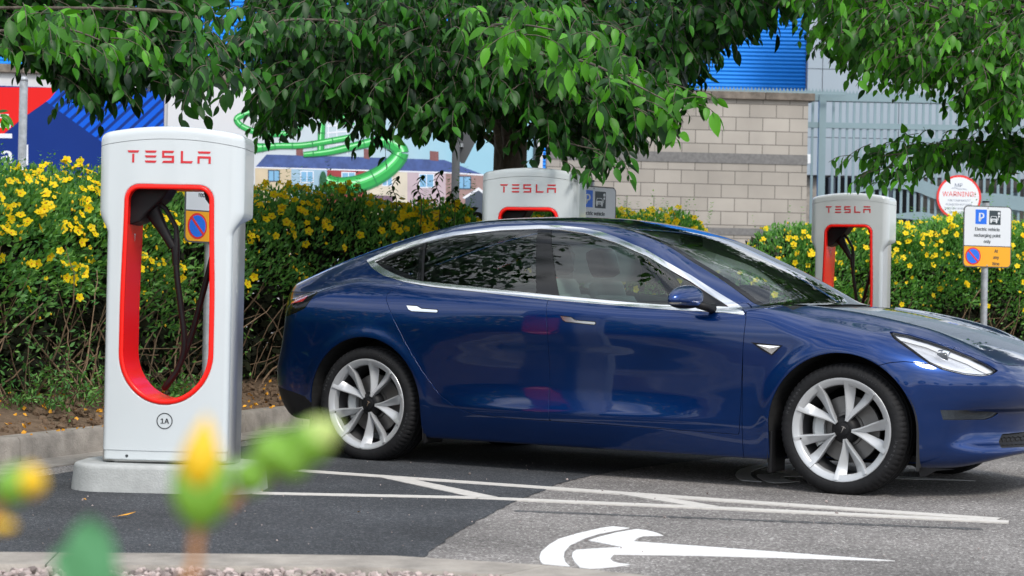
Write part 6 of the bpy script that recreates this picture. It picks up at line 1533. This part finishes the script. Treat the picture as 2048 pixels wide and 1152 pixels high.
TL = [(0, 1.55)] + top_list([(20, 352), (100, 348), (180, 362), (520, 372), (600, 380), (700, 392), (800, 405), (900, 402), (980, 405)])
hedge('yellow flowering hedge behind the nearest charging post, on the left of the car', sA0, s_car, TL, 60000, 1500, 620)
TM = top_list([(985, 405), (1100, 410), (1220, 415), (1300, 432), (1380, 440), (1420, 455)])
hedge('low yellow flowering hedge seen over the roof of the car below the block wall', s_car + .05, s_at_px(1440, 1.0), TM, 18000, 400, 120)
TR = top_list([(1530, 500), (1570, 450), (1700, 452), (1800, 448), (1900, 440), (2000, 442), (2080, 445), (2400, 440)])
hedge('yellow flowering hedge behind the full bay sign, on the right of the car', s_at_px(1535, 1.0), min(dK[-1] - .5, s_at_px(2330, 1.0)), TR, 38000, 540, 420)
# trailing shoots spilling over the soil
def shoots(name, n, s_rng, d_rng, label, hh=.5):
    s_ = RNG.uniform(*s_rng, n); d_ = RNG.uniform(*d_rng, n); x, y, _, _ = along(s_, d_); P = np.stack([x, y, np.full(n, .22)], 1)
    o = empty(name, tuple(P[0]), 0, label, 'plant'); O = P[0]; B = []; A = []; pts = [P]; d = RNG.normal(0, .45, (n, 3)) + np.array([.25, -.45, 1.]); d /= np.linalg.norm(d, axis=1)[:, None]
    L_ = RNG.uniform(.5, 1.0, n) * hh
    for k in range(6): pts.append(pts[-1] + d * (L_ / 6)[:, None]); d = d + np.array([.03, -.05, -.16]) + RNG.normal(0, .08, d.shape); d /= np.linalg.norm(d, axis=1)[:, None]
    T_ = np.stack(pts, 1)
    for j in range(18):
        f = j / 18 * 5.9; i = int(f); p = T_[:, i] * (1 - (f - i)) + T_[:, i + 1] * (f - i); v = RNG.normal(0, 1, (n, 3)) + np.array([0, -.3, .3]); B.append(p); A.append(v)
    B, A = np.concatenate(B), np.concatenate(A); S = RNG.uniform(.026, .05, len(B)); scatter(LT2, LF2, B - O, np.stack([S, S, S], 1), rot_from(A, RNG.normal(0, .6, A.shape) + np.array([0, 0, 1.])), 'leaves', M['shrub_leaf'], o)
    V_, F_ = tubes_np(T_ - O, np.full(n, .003), np.full(n, .0015), 4); mesh_np('stems', V_, F_, M['twig'], o); return o
sA = s_at_px(60, .8)
shoots('trailing_shoots', 60, (sA - .5, sA + .75), (.35, .95), 'low leafy shoots spilling over the soil at the left edge', .50)
shoots('trailing_shoots', 40, (s_at_px(300, .7) - .1, s_at_px(400, .7)), (.45, .9), 'small leafy shoots seen low through the slot of the nearest charging post', .26)
# tall slender seedlings above the hedge before the mural
for (px, py, which) in ((788, 352, 'leftmost'), (838, 350, 'second from left'), (875, 340, 'third from left'), (905, 372, 'rightmost')):
    Yh = 16.2; b_ = at(px, 430, Yh); t_ = at(px, py, Yh); o = empty('tall_shoot', b_, 0, which + ' of four slender leafy shoots above the hedge before the printed houses', 'plant', 'slender shoots above the hedge')
    n = 1; hh = (t_ - b_).z; pt = curve_pts([(0, 0, -.3), (.02, 0, hh * .3), (-.02, .01, hh * .7), (.03, 0, hh)], 6); MB().tube(pt, .004, 5).build('stem', M['twig'], o)
    mb = []; B = []; A = []
    for j in range(20):
        i = min(len(pt) - 1, int(j / 20 * len(pt))); a = j * 1.9; B.append(pt[i][:]); A.append((math.cos(a), math.sin(a) * .6, -.35))
    A = np.array(A); S = RNG.uniform(.05, .08, 20); scatter(LT, LF, np.array(B), np.stack([S, S, S], 1), rot_from(A, np.tile([0, 0, 1.], (20, 1)) + RNG.normal(0, .2, (20, 3))), 'leaves', M['leaf'], o)
# ------------------------------------------------------------------ out-of-focus plant close to the camera
def ball(mb, c, rx, rz, tilt=0., n=14, taper=.35):
    V = []; F = []; k = 9; T_ = Matrix.Translation(c) @ Matrix.Rotation(tilt, 4, 'Y')
    for i in range(k + 1):
        t = i / k; r = rx * math.sin(math.pi * t) ** .7 * (1 - taper * (t - .4)); z = rz * (2 * t - 1)
        for j in range(n): a = 2 * math.pi * j / n; V.append((r * math.cos(a), r * math.sin(a), z))
    F = [(i * n + j, i * n + (j + 1) % n, (i + 1) * n + (j + 1) % n, (i + 1) * n + j) for i in range(k) for j in range(n)]; mb.add(V, F, T_)
fgp = empty('budding_shrub', (-.25, .9, .02), 0, 'blurred green and yellow budding sprig close before the lens at the lower left', 'plant')
o3 = Vector((-.25, .9, .02)); Q = lambda x, y, Y=.85: at(x, y, Y) - o3
def part(name, mb, mat): return mb.build(name, mat, fgp, smooth=True)
st = MB(); st.tube(curve_pts([(-.02, .02, -.05), (.01, 0, .45), Q(330, 1300), Q(385, 1150), Q(398, 1060), Q(455, 1010), Q(520, 960), Q(590, 920), Q(640, 885)], 6), .0021, 8); st.tube(curve_pts([Q(398, 1060), Q(395, 1000), Q(398, 960)], 6), .003, 8)
st.tube(curve_pts([(-.05, .02, .3), Q(-120, 1250), Q(-40, 1060), Q(20, 990)], 6), .0021, 8); part('stem', st, M['fg_stem'])
b = MB(); ball(b, Q(403, 910), .0095, .0180, math.radians(6), taper=.9); part('opening_bud', b, M['bud_yellow'])
b = MB(); ball(b, Q(378, 985), .008, .016, math.radians(-14)); ball(b, Q(428, 985), .008, .017, math.radians(16)); ball(b, Q(398, 1010), .007, .012); part('sepals', b, M['bud_green'])
for (x, y, r, tl) in ((505, 950, .0085, 40), (545, 905, .0095, 35), (585, 920, .009, 50), (622, 885, .0100, 60), (640, 870, .0085, 60)):
    b = MB(); ball(b, Q(x, y), r, r * 1.15, math.radians(tl)); part('green_bud', b, M['bud_green'] if x != 640 else M['bud_pale'] if 'bud_pale' in M else M['bud_green'])
b = MB(); ball(b, Q(62, 962), .0070, .0075, 0); part('opening_bud', b, M['bud_yellow']); b = MB(); ball(b, Q(25, 970), .0085, .010, math.radians(30)); part('green_bud', b, M['bud_green'])
b = MB(); ball(b, Q(5, 1050), .006, .003, 0); part('opening_bud', b, M['bud_yellow'])
def bigleaf(pts, w, name='leaf'):
    P = curve_pts(pts, 6); n = len(P); V = []; F = []
    for i, p in enumerate(P):
        t = i / (n - 1); t3 = (P[min(i + 1, n - 1)] - P[max(0, i - 1)]).normalized(); sd = t3.cross(Vector((0, -1, 0))).normalized(); h_ = w * math.sin(math.pi * min(1, t * .97 + .02)) ** .7
        V += [p - sd * h_, p + Vector((0, .003, 0)), p + sd * h_]
    for i in range(n - 1): a = 3 * i; F += [(a, a + 1, a + 4, a + 3), (a + 1, a + 2, a + 5, a + 4)]
    ob = MB().add(V, F).build(name, M['fg_leaf'], fgp, smooth=True); return ob
bigleaf([Q(185, 1280), Q(182, 1180), Q(180, 1090), Q(178, 1035)], .0115)
bigleaf([Q(210, 1300), Q(160, 1190), Q(130, 1120), Q(118, 1095)], .006)
bigleaf([Q(250, 1320), Q(230, 1200), Q(222, 1140)], .008)
bigleaf([Q(560, 1300), Q(590, 1200), Q(600, 1160)], .006)
# leaf shoot at the left edge in front of the banner
tl = empty('leafy_twig', at(-30, 250, 9.0), 0, 'small bright twig of narrow leaves poking in at the left edge', 'plant'); o4 = at(-30, 250, 9.0); L4 = lambda x, y: at(x, y, 9.0) - o4
MB().tube(curve_pts([(-.3, 0, -.1), L4(-30, 225), L4(0, 232), L4(15, 240)], 5), .003, 6).build('stem', M['twig'], tl)
B = np.array([L4(0, 228)[:], L4(5, 232)[:], L4(8, 236)[:], L4(-4, 226)[:]]); A = np.array([(.9, 0, -.55), (.55, -.2, -.8), (0, -.2, -1), (.6, .2, .3)]); S = np.array([.085, .07, .06, .05]); scatter(LT, LF, B, np.stack([S, S, S], 1), rot_from(A, np.tile([0.2, -.6, .8], (4, 1))), 'leaves', M['leaf_lit'], tl)
# surroundings behind the camera (seen only as reflections in the paint): grass bank, distant trees
hb = []
def far_tree(x, y, h, r, i):
    o = empty('distant_tree', (x, y, 0), 0, None, 'tree', 'distant trees round the car park'); o['label'] = 'distant tree round the car park, behind the viewpoint'
    MB().tube([(0, 0, 0), (0, 0, h * .5)], [.25, .15], 10).build('trunk', M['bark'], o)
    n = 900; d = RNG.normal(size=(n, 3)); d /= np.linalg.norm(d, axis=1)[:, None]; rr = RNG.uniform(.5, 1, n) ** .5; P = d * rr[:, None] * np.array([r, r, h * .38]) + np.array([0, 0, h * .62]); P += RNG.normal(0, .25, P.shape)
    S = RNG.uniform(.5, .95, n); scatter(LT2, LF2, P, np.stack([S * 1.3, S, S], 1), rnd_rot(n), 'crown', M['leaf'], o)
random.seed(3)
for i in range(16):
    a = math.radians(118 + 14.5 * i + random.uniform(-3, 3)); R_ = random.uniform(55, 85); far_tree(R_ * math.cos(a), R_ * math.sin(a), random.uniform(6, 11), random.uniform(3, 5), i)
print('script done')
